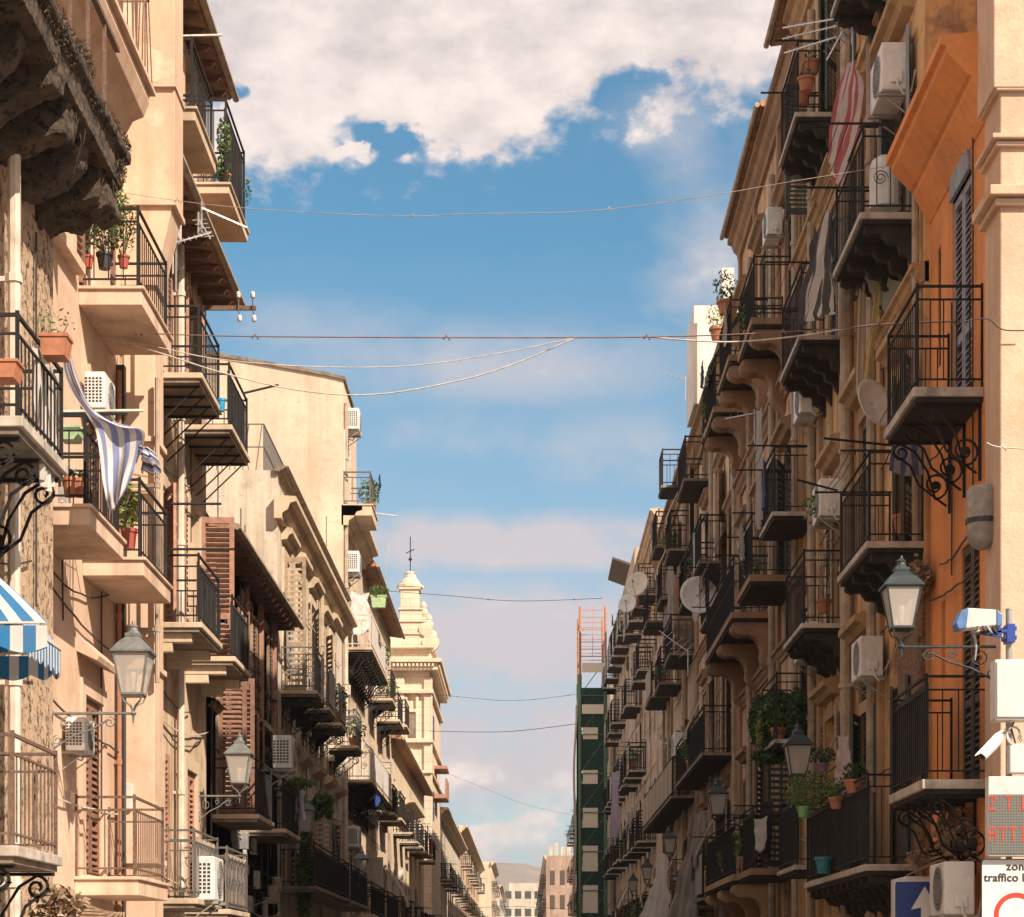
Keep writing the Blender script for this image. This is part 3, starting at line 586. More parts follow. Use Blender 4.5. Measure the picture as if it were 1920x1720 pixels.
# white plastered house
WHT = plaster('weathered_white', (.66,.58,.46), .8, (.30,.23,.16), patch=(.52,.43,.32), seed=8); CRM = plaster('cream_plaster', (.66,.53,.40), .85, (.45,.33,.22), seed=9)
L4 = Bd('white_house', 'weathered white house with moulded cornice, below the tall blank gable wall on the left', -1, 4.8, 39.7, 54, 11.3, WHT, SH_TAN, D=9, seed=8)
for (a, b, kw) in ((40.2,41.9,dict(door='half')), (42.7,44.2,dict(panel=SHEETG)), (45.4,46.9,dict(panel=SHEETG)), (50.0,51.4,dict(panel=None))):
    L4.balc(a, b, 7.1, .72, br='lace', rm=IRONG, mat=CREAMP, rail='orn', hood=.22, dh=2.7, **kw)
L4.op(48.1, 49.0, 7.4, 9.6, 'half', hood=.2)
for (a, b, kw) in ((39.95,47.9,dict(panel=MESH, door='half')), (48.6,53.4,dict(door='half', panel=MESH))): L4.balc(a, b, 3.25, .72, mat=SLABD, **kw)
for u in (41, 43.6, 46.2, 48.9, 51.5): L4.band('hood', [(0,6.0),(.2,6.1),(.24,6.2),(0,6.3)], CREAMP, u-.2, u+1.2)
L4.cornice(10.75, .38, .42, u0=39.5); L4.cornice(11.36, .22, .1, SLABD, u0=39.6); L4.pipe(47.4, 0, 10.5); L4.pipe(53.7, 0, 10.4, .06, PIPEW); L4.cables(8, (3, 9.5))
mb = MB()
for k in range(60): mb.bar(L4.P(40.3+k*.17,-.35,11.3), L4.P(40.3+k*.17,-.35,12.35), .012)
for zz in (11.4, 11.9, 12.35): mb.tube([L4.P(40.3,-2.2,zz), L4.P(40.3,-.35,zz), L4.P(50.5,-.35,zz)], .018, 4)
for k in range(14): mb.tube([L4.P(40.3,-2.2+k*.13,11.4), L4.P(40.3,-2.2+(k+1)*.13 if k % 2 else -2.2+max(k-1,0)*.13,12.35)], .012, 4)
mb.build('roof_railing', IRONG, L4.root); L4.finish()
# tall house with blank gable
L5 = Bd('gabled_tall_house', 'tall cream house showing a huge blank stained gable wall toward the viewer', -1, 4.8, 54, 73, 13.4, CRM, FRAMEW, D=3.6, seed=9)
for (a, b, z, kw) in ((54.0,55.9,13.9,dict(br='none', fascia=.3, door='open', rm=IRONG)), (54.1,60.5,10.15,dict(br='scroll', rail='lace', rm=IRONW, panel=SHEETW, door='open')),
        (54.1,62.2,6.65,dict(br='scroll', rail='lace', rm=IRONW, panel=SHEETW, door='open')), (62.4,64.4,9.9,dict(br='lace')), (66,68.2,9.7,dict(br='lace')), (70,72,10,dict()),
        (63.4,65.4,6.5,dict(panel=MESH)), (67,69.5,6.6,dict(panel=MESH)), (54.6,59.5,3.1,dict(panel=MESH)), (61,66,3.1,dict(panel=MESH)), (68,72,3.2,dict()), ):
    L5.balc(a, b, z, .75, mat=CREAMP, **kw)
L5.cornice(13.85, .5, .5, u0=54.0, u1=60); L5.eave(13.5, .42, u0=60, u1=73, raft=False, back=.1); mb = MB(); mb.box(-8.4, -4.8, 54, 58.2, 13.4, 17.2); mb.build('upper_storey', CRM, L5.root)
L5.pipe(54.15, 6, 16.6, .06, PIPE, .06); L5.cables(6, (3, 12))
mb = MB(); mb.prism([Vector((-8.6,53.94,17.88)), Vector((-5.25,53.94,17.28)), Vector((-4.74,53.94,17.16)), Vector((-4.74,53.94,17.24)), Vector((-5.25,53.94,17.37)), Vector((-8.6,53.94,17.97))], Vector((0,4.4,0))); mb.build('parapet_coping', SLABD, L5.root)
mb = MB(); mb.prism([Vector((-8.39,54.0,17.2)), Vector((-4.85,54.0,17.2)), Vector((-5.25,54.0,17.29)), Vector((-8.39,54.0,17.86))], Vector((0,4.2,0))); mb.build('gable_top', CRM, L5.root)
L5.finish()
def generic(B, floors, pitch, kws=None, blen=1.8, p=.7, hood=0):
    u = B.Y0+pitch*.35
    while u+blen < B.Y1:
        for z in floors:
            if B.rnd.random() < .85: B.balc(u+B.rnd.uniform(-.2,.2), u+blen, z+B.rnd.uniform(-.08,.08), p, br=B.rnd.choice(['none','lace','modillion','corbels']) if B.lod < 2 else 'none', panel=B.rnd.choice([None,None,MESH,SHEETG]), hood=hood, rod=B.rnd.choice([None,None,.3]), **(kws or {}))
            else: B.op(u+.4, u+1.4, z+.9, z+2.4, 'closed')
        u += pitch
L6 = Bd('cream_low_house', 'low cream house with a sloping awning roof in front of the stone church tower', -1, 4.8, 73, 97, 9.9, plaster('cream_b', (.68,.55,.40), .3, (.4,.3,.2), seed=11), SH_TAN, D=5, seed=11)
generic(L6, (3.2, 6.6), 3.6); L6.eave(9.9, .4, raft=False, back=.1); L6.cornice(7.9, .7, .2, u0=76, u1=84); L6.finish()
# church tower
def ashlar(name, c1, c2, mort):
    m, t, b = newmat(name); g = t.nodes.new('ShaderNodeNewGeometry').outputs['Position']; s_ = t.nodes.new('ShaderNodeSeparateXYZ'); t.links.new(g, s_.inputs[0]); a_ = t.nodes.new('ShaderNodeMath'); t.links.new(s_.outputs[0], a_.inputs[0]); t.links.new(s_.outputs[1], a_.inputs[1])
    c_ = t.nodes.new('ShaderNodeCombineXYZ'); t.links.new(a_.outputs[0], c_.inputs[0]); t.links.new(s_.outputs[2], c_.inputs[1]); br_ = t.nodes.new('ShaderNodeTexBrick'); t.links.new(c_.outputs[0], br_.inputs[0]); br_.inputs['Scale'].default_value = 1.0; br_.inputs['Brick Width'].default_value = .8; br_.inputs['Row Height'].default_value = .38; br_.inputs['Mortar Size'].default_value = .012
    br_.inputs[1].default_value = c1+(1,); br_.inputs[2].default_value = c2+(1,); br_.inputs[3].default_value = mort+(1,)
    n = nz(t, g, 1.4, 8, .65); c = mixc(t, ramp(t, n, .45, .75, 0, .5), br_.outputs[0], mul(c2, .72)); st = nz(t, g, 1, 6, .6, sc3=(2, 2, .25)); c = mixc(t, ramp(t, st, .52, .75, 0, .5), c, (.36,.26,.18)); t.links.new(c, b.inputs['Base Color']); b.inputs['Roughness'].default_value = .9; bump(t, b, nz(t, g, 8, 7, .7), .5, .04); return m
STN = ashlar('church_stone', (.72,.59,.44), (.66,.53,.39), (.44,.34,.25)); 
T = empty('church_tower', (-5.6, 101, 0), 'honey coloured stone church front with stepped spire and iron finial above the left roofs', 'church')
def tb(mb, x0, x1, y0, y1, z0, z1): mb.box(x0, x1, y0, y1, z0, z1)
mb = MB(); tb(mb, -6.8, -4.65, 100, 112, 0, 16.2); tb(mb, -6.9, -5.9, 99.8, 112, 0, 15.9); tb(mb, -4.95, -4.55, 99.85, 100.5, 0, 15.9); mb.build('shaft', STN, T, bevel=.03)
for z, e, h in ((11.2,.08,.15),(12.7,.1,.2),(15.1,.12,.2),(16.2,.35,.35),(16.55,.55,.2),(17.3,.15,.1)):
    mb = MB(); tb(mb, -6.9-e, -4.6+e, 99.8-e, 112, z, z+h); mb.build('cornice', STN, T, bevel=.03)
mb = MB()
for k in range(14): tb(mb, -7.0+k*.19, -6.9+k*.19, 99.3, 99.45, 16.36, 16.5)
for k in range(30): tb(mb, -4.3, -4.15, 99.5+k*.4, 99.7+k*.4, 16.36, 16.5)
mb.build('dentils', STN, T)
mb = MB()
for (x0, x1, z0, z1) in ((-6.9,-4.6,16.75,17.5),(-6.35,-4.75,17.5,18.1),(-6.2,-4.9,18.1,18.7),(-6.15,-5.05,18.7,19.3),(-6.12,-5.2,19.3,20.3)):
    tb(mb, x0, x1, 100, 101.2, z0, z1); tb(mb, x0-.08, x1+.08, 99.92, 101.28, z1-.1, z1)
mb.build('stepped_spire', STN, T, bevel=.04)
mb = MB(); mb.lathe((-5.65,100.6,20.2), [(.5,0),(.5,.12),(.66,.18),(.66,.3),(.5,.38),(.45,.5),(.30,.66),(.26,.85),(.3,.9),(.1,1.0)], 10); 
mb.build('turret_cap', STN, T, smooth=False)
for (x_, z_, q_) in ((-4.98,18.7,1.0),(-4.72,18.1,1.1),(-4.5,17.3,1.2),(-6.45,17.5,1.0)):
    mb = MB(); mb.lathe((x_,100.2,z_), [(.16*q_,0),(.2*q_,.08),(.12*q_,.16),(.2*q_,.34),(.22*q_,.46),(.12*q_,.6),(.15*q_,.68),(.14*q_,.8),(.04,.95)], 10); mb.build('pinnacle', STN, T)
for (cx_, cz_, r_) in ((-4.85,18.25,.34),(-4.62,17.6,.42),(-6.6,17.6,.36)):
    mb = MB(); mb.lathe((cx_,99.9,cz_), [(r_*.5,-.02),(r_,0),(r_,.35),(r_*.5,.37)], 16, 'y'); mb.build('volute', STN, T)
for (x0_, x1_, z0_, z1_) in ((-6.6,-6.45,12.9,15),(-5.9,-5.75,12.9,15),(-5.35,-5.2,12.9,15),(-6.5,-5.3,14.2,14.35),(-6.2,-5.5,11.6,12.4)):
    mb = MB(); tb(mb, x0_, x1_, 99.85, 100.0, z0_, z1_); mb.build('pilaster', STN, T, bevel=.02)
mb = MB(); tb(mb, -5.75, -5.35, 99.9, 100.02, 13.0, 14.1); mb.build('niche', SLABD, T)
mb = MB(); mb.tube([(-5.65,100.6,21.1),(-5.65,100.6,22.9)], .025, 5); mb.tube([(-5.85,100.6,22.1),(-5.45,100.6,22.3)], .03, 4); mb.lathe((-5.65,100.6,21.7), [(.02,0),(.1,.1),(.02,.2)], 6); mb.build('finial', IRON, T)
mb = MB(); mb.prism([Vector((-7.6,101,16.7)), Vector((-6.2,101,16.7)), Vector((-6.2,101,18.3)), Vector((-7.2,101,18.25))], Vector((0,11,0))); mb.build('tiled_roof', simple('roof_tan', (.62,.42,.25), .9, 0, .3, 8), T)
for (z0, z1) in ((13.2,14.4),(9.2,10.6)): mb = MB(); tb(mb, -4.66, -4.60, 103, 104, z0, z1); mb.build('window', GLASS, T)
mb = MB(); tb(mb, -4.65, -4.0, 104.5, 107.5, 11.9, 12.05); tb(mb, -4.65, -4.0, 104.5, 107.5, 10.4, 10.6); tb(mb, -4.1, -4.0, 104.5, 107.5, 10.6, 11.4); mb.build('balcony', SH_PK, T)
# farther left houses
OC = plaster('ochre_far', (.66,.48,.32), .3, (.4,.28,.18), seed=12)
for i, (nm, lb, Y0, Y1, top, mt, fl, pt) in enumerate((
    ('cream_house', 'sunlit cream house just beyond the stone church, sloping skyline and long window rows', 112, 150, 10.5, WHT, (3.4, 6.6), 3.4),
    ('ochre_house', 'small ochre house with greenery on its balcony, beyond the cream house on the left', 150, 215, 12.2, OC, (3.2, 6.4, 9.4), 5),
    ('pale_house', 'pale square house end on the left side far down the street', 290, 330, 17.0, CRM, (3.5, 7, 10.5, 13.5), 6),
    ('yellowish_house', 'pale yellowish house last on the left side before the closing block', 380, 470, 17.5, WHT, (3.5, 7, 10.5, 14), 9))):
    B = Bd(nm, lb, -1, 4.8 if i != 2 else 4.8, Y0, Y1, top, mt, SH_TAN, D=6, seed=20+i); generic(B, fl, pt, dict(dw=1.3)); B.cornice(top, .6, .5, u0=Y0-.4)
    if i == 0:
        mb = MB(); mb.prism([Vector((-4.3,Y0,9.3)), Vector((-3.7,Y0+3,9.0)), Vector((-4.8,Y0+3,9.0))], Vector((0,1,1.2))); 
    B.finish()
# shared details: end faces with windows on far houses
E = Bd('closing_block', 'white block with a band of windows closing the far end of the street', 1, -4.5, 560, 575, 25.5, plaster('white_far', (.60,.53,.43), .4, seed=31), SH_TAN, D=17, seed=30)
E.finish()
for zz in (21.3, 16.5, 11.5):
    for k in range(5): mb = MB(); mb.box(-8.2+k*2.7, -6.5+k*2.7, 559.9, 560.05, zz, zz+2.0); mb.build('window', SH_GRN, E.root)
# ============ RIGHT SIDE
ORNG = plaster('orange_plaster', (.80,.31,.095), .45, (.36,.17,.08), seed=14, bmp=.2); OCH = plaster('ochre_plaster', (.72,.43,.19), .95, (.22,.12,.06), seed=15, patch=(.42,.27,.16)); 
PINK = plaster('pink_tan', (.66,.42,.25), .95, (.17,.10,.065), seed=16, patch=(.30,.2,.14)); BRN = plaster('brown_tan', (.60,.45,.32), .95, (.13,.085,.06), seed=17, patch=(.27,.19,.14)); GRB = plaster('grey_brown', (.54,.43,.33), .95, (.12,.09,.07), seed=18)
RST = plaster('brown_stone_trim', (.34,.205,.12), .6, (.13,.1,.07), seed=19); OTR = plaster('ochre_trim', (.48,.30,.155), .6, (.2,.15,.09), seed=21)
CRN = plaster('cream_corner', (.70,.50,.36), .5, (.45,.28,.17), seed=22, patch=(.62,.42,.27), bmp=.5)
R0 = Bd('corner_building', 'cream corner building at the right edge with banded pilaster and a bright orange side wall', 1, 4.87, 21.35, 24.6, 11.35, ORNG, SH_BLU, D=1.2, seed=12, sur=ORNG)
R0.balc(21.75, 23.55, 7.8, .75, .1, 'bars', br='scroll', mat=MARB, door=None); R0.balc(21.4, 23.4, 3.6, .72, .1, 'bars', br='scroll', rm=IRON, mat=MARB, door=None, panel=MESH)
R0.op(22.35, 23.35, 7.85, 10.35, 'closed', mat=SH_BLU, sur=False); R0.op(21.95, 22.85, 3.65, 6.3, 'closed', mat=SH_DK, sur=False)
mb = MB()      # arched head above the tall shutters
for k in range(11):
    a0, a1 = math.pi*k/11, math.pi*(k+1)/11; mb.prism([R0.P(22.85+.5*math.cos(a0),-.05,10.35+.5*math.sin(a0)), R0.P(22.85+.5*math.cos(a1),-.05,10.35+.5*math.sin(a1)), R0.P(22.85,-.05,10.35)], R0.V(0,.09,0))
mb.build('arched_shutter_head', SH_BLU, R0.root)
R0.op(24.0, 24.18, 8.7, 10.1, 'closed', mat=SH_GRN, sur=False); R0.op(23.75, 23.95, 5.0, 5.9, 'glass', sur=False)
e_ = R0.band('cornice', [(-.05,10.55),(.02,10.58),(.20,10.88),(.21,10.94),(.25,10.96),(.47,11.18),(.48,11.25),(.54,11.27),(.54,11.36),(-.05,11.42)], ORNG, 21.37, 24.6)
mb = MB(); mb.box(6.06, 16, 21.36, 24.6, 0, 16.4); mb.build('upper_storeys', ORNG, R0.root)
mb = MB(); mb.box(4.8, 16, 20.7, 21.4, 0, 10.5); mb.box(4.72, 16, 20.64, 21.4, 10.5, 16.4); fw = mb.build('front_wall', CRN, R0.root, bevel=.015)
for z, h, e in ((10.48,.06,.05),(9.98,.05,.10),(9.92,.05,.05),(9.40,.10,.13),(9.32,.07,.06),(12.0,.4,.2),(16.4,.5,.4)):
    mb = MB(); mb.box(4.8-e, 16+e, 20.7-e, 21.42, z, z+h); mb.build('string_course', CRN, fw, bevel=.01)
mb = MB(); mb.box(5.6, 6.7, 20.66, 20.72, 6.2, 8.6); mb.build('window', SH_BLU, fw)
R0.cables(4, (4, 10)); R0.finish()
R2 = Bd('ochre_house', 'ochre plastered house on the right with heavy window hoods, next to the orange side wall', 1, 4.8, 24.6, 30.2, 18.3, OCH, SH_GRN, D=9, seed=13, sur=OTR)
R2.balc(25.0, 27.2, 10.86, .72, .08, 'bars', br='modillion', door='half', hood=.28, dmat=SH_BLU, rod=.5); R2.balc(24.65, 26.95, 6.77, .70, .08, 'bars', br='modillion', door='half', hood=.25, rod=.3)
R2.balc(23.75+.9, 30.0, 2.88, .72, .08, 'bars', br='modillion', door='half', panel=MESH, mat=MARB)
R2.balc(25.0, 27.4, 14.4, .72, br='modillion', hood=.3, door='open')
for z in (7.3, 11.3, 3.9, 14.8): R2.op(28.4, 29.3, z, z+2.1, 'closed' if z < 8 else 'open', hood=.28)
R2.pipe(29.75, 0, 17, .09, PIPE, .14); R2.pipe(27.7, 0, 17, .07, PIPE, .12); R2.pipe(24.78, 6, 12, .045, PIPE, .08)
mb = MB(); R2.fb(mb, 24.55, 25.9, .0, .10, 0, 6.45); mb.build('rough_stone_pier', TUFFD, R2.root, bevel=.04)
R2.cornice(10.1, .16, .22); R2.cornice(14.2, .2, .25); R2.eave(18.3, .38, raft=False); R2.cornice(18.2, .3, .4); R2.cables(10, (3, 12)); [R2.fb(MB(), u, u+.3, 0, .07, 0, R2.top-.4).build('wall_strip', R2.sur, R2.root) for u in (27.35,29.9)]; R2.finish()
R3 = Bd('yellow_house', 'dark yellow house with carved window hoods and a deep eave, hung with antennas and washing', 1, 4.8, 30.2, 35.8, 18.3, plaster('yellow_old', (.70,.44,.21), .95, (.16,.12,.07), seed=23, patch=(.4,.26,.16)), SH_GRN, D=9, seed=14, sur=OTR)
for (a, b, z, kw) in ((30.6,32.9,11.1,dict(br='modillion', rod=.5)), (29.6+.7,32.4,6.74,dict(br='modillion')), (35.1-1.2,35.7,9.2,dict(panel=None, rod=.4)), (31,33,14.6,dict(br='modillion', rod=.3)), (33.6,35.7,5.4,dict()), (31,33.2,3.2,dict(panel=MESH))):
    R3.balc(a, b, z, .72, mat=MARB, hood=.25, **kw)
R3.op(34.2, 35.1, 14.2, 16.4, 'half', hood=.35); R3.op(34.1, 35.0, 11.7, 12.7, 'open', sur=True)
R3.cornice(13.9, .2, .25); R3.eave(18.35, .40, raft=False, u1=37.0); R3.cornice(18.25, .3, .45); R3.pipe(33.5, 0, 17.3, .07, PIPE, .12); R3.pipe(35.6, 0, 17.3, .06, PIPE, .12); R3.cables(10, (3, 13)); [R3.fb(MB(), u, u+.3, 0, .07, 0, R3.top-.4).build('wall_strip', R3.sur, R3.root) for u in (30.22,33.0,35.45)]; R3.finish()
R4 = Bd('carved_stone_house', 'pinkish tan house with big carved stone balcony consoles, right side of the street', 1, 4.8, 35.8, 45.6, 17.9, PINK, SH_GRN, D=9, seed=15, sur=RST)
for (a, b, z, kw) in ((35.9,38.2,13.05,dict(br='stone')), (39.9,42.2,13.6,dict(br='stone')), (43.2,45.4,13.5,dict(br='stone')), (39.4,45.2,8.5,dict(br='stone', rail='tall')), (39.2,45.2,3.44,dict(br='stone', mat=OTR)), (36.2,38.4,8.6,dict()), (36.0,38.3,3.4,dict(panel=MESH))):
    R4.balc(a, b, z, .84, th=.12, mat=kw.pop('mat', RST), hood=.26, rod=.3 if z < 9 else None, **kw)
R4.eave(17.95, .38, raft=False, u0=38.6); R4.cornice(17.85, .3, .45); R4.cornice(12.4, .2, .3); R4.cornice(7.6, .15, .25); R4.pipe(38.9, 0, 16.7, .07, PIPE, .12); R4.pipe(42.8, 0, 16.5, .06, PIPE, .12)
for z in (5.3, 10.2): R4.op(38.9-.3, 39.2, z, z+1.2, 'closed') if False else None
R4.cables(12, (3, 13)); [R4.fb(MB(), u, u+.3, 0, .07, 0, R4.top-.4).build('wall_strip', R4.sur, R4.root) for u in (38.4,42.35,45.25)]; R4.finish()
R5 = Bd('brown_house', 'weathered brown house with long dark balconies and big satellite dishes outside, right side', 1, 4.8, 45.6, 57, 16.0, BRN, SH_TAN, D=9, seed=16, sur=RST)
for (a, b, z, kw) in ((48.2,51.4,11.25,dict()), (47.3,56.0,6.64,dict(panel=None)), (46.0,47.6,13.9,dict()), (52.6,54.8,11.2,dict(rod=.5)), (46.2,48,9.6,dict(rod=.4)), (47.5,50.2,3.3,dict(panel=SHEETG)), (51.4,55.8,3.2,dict(panel=MESH)), (52.8,55.2,14.3,dict())):
    R5.balc(a, b, z, .72, mat=SLABD, hood=.2, **kw)
R5.cornice(16.0, .4, .5); R5.cornice(10.3, .15, .2); R5.pipe(46.0, 0, 15.6, .07, PIPE, .1); R5.pipe(51.9, 0, 15.6, .06, PIPE, .1); R5.cables(10, (3, 13)); [R5.fb(MB(), u, u+.3, 0, .07, 0, R5.top-.4).build('wall_strip', R5.sur, R5.root) for u in (45.65,50.9,56.6)]; R5.finish()
mb = MB(); mb.box(4.3, 8, 52.2, 54.5, 16.05, 18.55); mb.box(4.9, 5.2, 51, 51.3, 16.05, 19.1)
ph = mb.top('roof_penthouse', plaster('white_sunlit', (.80,.74,.66), .15, seed=41), 'plain white rooftop room catching the sun above the right side roofs', 'rooftop room', (6.2, 52.5, 16.05)); ORG[ph.name] = Vector((6.2,52.5,16.05))
R6 = Bd('grey_brown_house', 'crowded grey brown house with corrugated balcony fronts, right side mid distance', 1, 4.8, 57, 74, 16.4, GRB, SH_TAN, D=9, seed=17, sur=RST)
REED = REED_
for (a, b, z, kw) in ((57.3,71.5,6.5,dict(panel=REED)), (61.6,63.0,16.2,dict(door=None)), (64.6,66.4,15.0,dict()), (58,60.5,10.6,dict(panel=MESH, rod=.5)), (62.5,65,10.4,dict()), (67,70,10.6,dict(panel=SHEETG, rod=.4)), (58.2,60.2,13.6,dict()), (62,64,12.9,dict()), (69,71.5,13.4,dict()), (58,62,3.2,dict(panel=MESH)), (64,68,3.3,dict(panel=SHEETG)), (70,73,3.2,dict())):
    R6.balc(a, b, z, .72, mat=SLABD, **kw)
R6.cornice(16.4, .35, .4); R6.cables(10, (3, 13)); R6.pipe(61, 0, 16); R6.pipe(67.5, 0, 16); [R6.fb(MB(), u, u+.3, 0, .07, 0, R6.top-.4).build('wall_strip', R6.sur, R6.root) for u in (57.05,60.6,66.6,70.4)]; R6.finish()
R7 = Bd('layered_brown_house', 'dark brown house with a sunlit pale top storey, right side before the canopy roof', 1, 4.8, 74, 90, 18.3, BRN, SH_TAN, D=9, seed=18); generic(R7, (3.2, 6.4, 9.5, 12.6, 15.5), 3.1); R7.cornice(18.3, .3, .3); R7.cables(8, (3, 13)); R7.finish()
R8 = Bd('canopy_house', 'brown house with a tilted metal canopy roof next to the orange and green scaffold', 1, 4.8, 90, 112, 20.2, GRB, SH_TAN, D=9, seed=19); generic(R8, (3.2, 6.6, 10, 13.4, 16.6), 3.4)
mb = MB(); mb.prism([R8.P(101,-2,21.0), R8.P(101,.5,21.9), R8.P(101,.5,22.0), R8.P(101,-2,21.15)], Vector((0,5.5,-.0))); mb.build('canopy', SH_DK, R8.root); R8.finish()
R9 = Bd('netted_house', 'house wrapped in tan dust netting behind the scaffold on the right', 1, 4.8, 116, 205, 17.8, plaster('tan_netting', (.46,.38,.29), .5, seed=33), SH_TAN, D=9, seed=21); generic(R9, (3.4, 7, 10.5, 14), 6); R9.finish()
R10 = Bd('terracotta_house', 'dusty pink house with small rooftop chimneys far down on the right', 1, 2.9, 285, 420, 17.6, plaster('dusty_pink', (.42,.30,.23), .6, seed=34), SH_DK, D=10, seed=22); generic(R10, (3.4, 7, 10.5, 14), 9)
for k, x in enumerate((3.3, 4.1, 5.0, 5.9)): mb = MB(); mb.box(x, x+.5, 286+k, 287+k, 17.6, 19.0+.5*(k % 2)); mb.build('chimney', WHT, R10.root)
for x in (3.5, 4.9, 6.2, 7.6):
    for z in (13.6, 10.2, 6.8, 3): mb = MB(); mb.box(x, x+.6, 284.9, 285.05, z, z+1.9); mb.build('window', SH_DK, R10.root)
R10.cornice(17.6, .4, .6, u0=284.6); R10.finish()
# ============ SIGNS AND CAMERAS ON THE STREET POLE (right foreground)
SY = 17.0; SX = lambda px: (px-VX)/F*SY; SZ = lambda py: EYE+(VY-py)/F*SY
SIGNW = simple('sign_white', (.72,.70,.66), .4, 0, .06, 4, (.5,.45,.4), .3); SIGNB = simple('sign_blue', (.015,.05,.22), .4, 0, .1, 5); SIGNK = simple('sign_black', (.03,.03,.035), .5, 0, .1)
SIGNR = simple('sign_red', (.55,.05,.03), .45, 0, .1); BOXW = simple('box_white', (.66,.64,.61), .4, 0, .1, 3, (.42,.37,.31), .6); CLB = simple('clamp_blue', (.02,.06,.30), .4, 0, .1)
def text(txt, size, loc, mat, parent, name='lettering', ext=.002, spacing=1.0, align='LEFT', rot=(90,0,0), bold=0):
    c = bpy.data.curves.new(name, 'FONT'); c.body = txt; c.size = size; c.extrude = ext; c.offset = bold; c.align_x = align; c.space_character = spacing
    t = bpy.data.objects.new('tmp', c); link(t); bpy.context.view_layer.update()
    me = bpy.data.meshes.new_from_object(t.evaluated_get(bpy.context.evaluated_depsgraph_get())); bpy.data.objects.remove(t); bpy.data.curves.remove(c)
    o = bpy.data.objects.new(name, me); link(o); me.materials.clear(); me.materials.append(mat); o.parent = parent; o.location = Vector(loc)-ORG[parent.name]; o.rotation_euler = tuple(R(a) for a in rot); ORG[o.name] = ORG[parent.name]; return o
PX0 = SX(1895)
mb = MB(); mb.tube([(PX0, SY+.06, 0), (PX0, SY+.06, SZ(1142))], .027, 12); mb.lathe((PX0, SY+.06, SZ(1142)), [(.03,0),(.03,.01),(.01,.015)], 12)
mb.top('sign_pole', GREYM, 'slim grey metal pole carrying the white box, display board and zone sign', 'pole', (PX0, SY+.06, 0), smooth=False)
tb_ = empty('control_box', (SX(1940), SY, SZ(1355)), 'plain white rectangular cabinet strapped to the pole above the display board', 'cabinet')
mb = MB(); mb.box(SX(1857), SX(1857)+.62, SY-.16, SY+.02, SZ(1355), SZ(1242)); mb.build('casing', BOXW, tb_, bevel=.012)
mb = MB(); mb.box(SX(1860), SX(1857)+.60, SY-.175, SY-.161, SZ(1350), SZ(1246)); mb.build('door', BOXW, tb_, bevel=.008)
mb = MB(); mb.box(PX0-.05, PX0+.05, SY+.02, SY+.1, SZ(1310), SZ(1300)); mb.build('clamp', GREYM, tb_)
jb = empty('junction_box', (SX(1910), SY, SZ(1458)), 'small pale box under the white cabinet with cable loops around it', 'junction box')
mb = MB(); mb.box(SX(1888), SX(1888)+.26, SY-.1, SY+.02, SZ(1452), SZ(1397)); mb.build('casing', BOXW, jb, bevel=.01)
for k in range(3):
    mb = MB(); c = Vector((SX(1897), SY-.06, SZ(1378))); mb.tube([c+Vector((math.cos(a)*(.05+.008*k), -.02*k, math.sin(a)*(.055+.01*k)-.01*k)) for a in [2*math.pi*i/18-.8 for i in range(16)]], .006, 6); mb.build('cable_loop', FRAMEW, jb, smooth=True)
mb = MB(); mb.tube([(SX(1898),SY-.05,SZ(1356)),(SX(1893),SY-.06,SZ(1368)),(SX(1902),SY-.05,SZ(1398))], .008, 6); mb.build('cable', CABLE, jb)
# LED board
lb_ = empty('led_board', (SX(1950), SY, SZ(1608)), 'dot matrix display board with faint red letters ATTIVA, above the zone sign', 'display board')
x0, x1, z0, z1 = SX(1848), SX(1848)+.98, SZ(1607), SZ(1458)
mb = MB(); mb.box(x0, x1, SY-.10, SY+.02, z0, z1); mb.build('housing', BOXW, lb_, bevel=.008)
def ledmat():
    m, t, b = newmat('led_matrix'); tcn = t.nodes.new('ShaderNodeNewGeometry').outputs['Position']; mp = t.nodes.new('ShaderNodeMapping'); mp.inputs['Scale'].default_value = (78, 1, 78); t.links.new(tcn, mp.inputs[0])
    sp_ = t.nodes.new('ShaderNodeSeparateXYZ'); t.links.new(mp.outputs[0], sp_.inputs[0])
    def M(op, a, b_=0.0):
        n = t.nodes.new('ShaderNodeMath'); n.operation = op
        for i, v in enumerate((a, b_)):
            if isinstance(v, (int, float)): n.inputs[i].default_value = v
            else: t.links.new(v, n.inputs[i])
        return n.outputs[0]
    dx = M('SUBTRACT', M('FRACT', sp_.outputs[0]), .5); dz = M('SUBTRACT', M('FRACT', sp_.outputs[2]), .5); r_ = M('ADD', M('MULTIPLY', dx, dx), M('MULTIPLY', dz, dz)); f = M('LESS_THAN', r_, .10)
    c = mixc(t, f, (.05,.055,.06), (.30,.29,.22)); t.links.new(c, b.inputs['Base Color']); b.inputs['Roughness'].default_value = .5; return m
zl0, zl1 = SZ(1603), SZ(1492)
mb = MB(); mb.box(x0+.012, x1-.012, SY-.108, SY-.101, zl0, zl1); mb.build('display', ledmat(), lb_)
LRED = simple('led_red', (.6,.05,.02), .5); bn = [n for n in LRED.node_tree.nodes if n.type == 'BSDF_PRINCIPLED'][0]; bn.inputs['Emission Color'].default_value = (1,.10,.04,1); bn.inputs['Emission Strength'].default_value = .12
FONT5 = {'Z':('11111','00001','00010','00100','01000','10000','11111'),'T':('11111','00100','00100','00100','00100','00100','00100'),'L':('10000','10000','10000','10000','10000','10000','11111'),'A':('01110','10001','10001','11111','10001','10001','10001'),'I':('01110','00100','00100','00100','00100','00100','01110'),'V':('10001','10001','10001','10001','10001','01010','00100'),'.':('00000','00000','00000','00000','00000','00000','00100')}
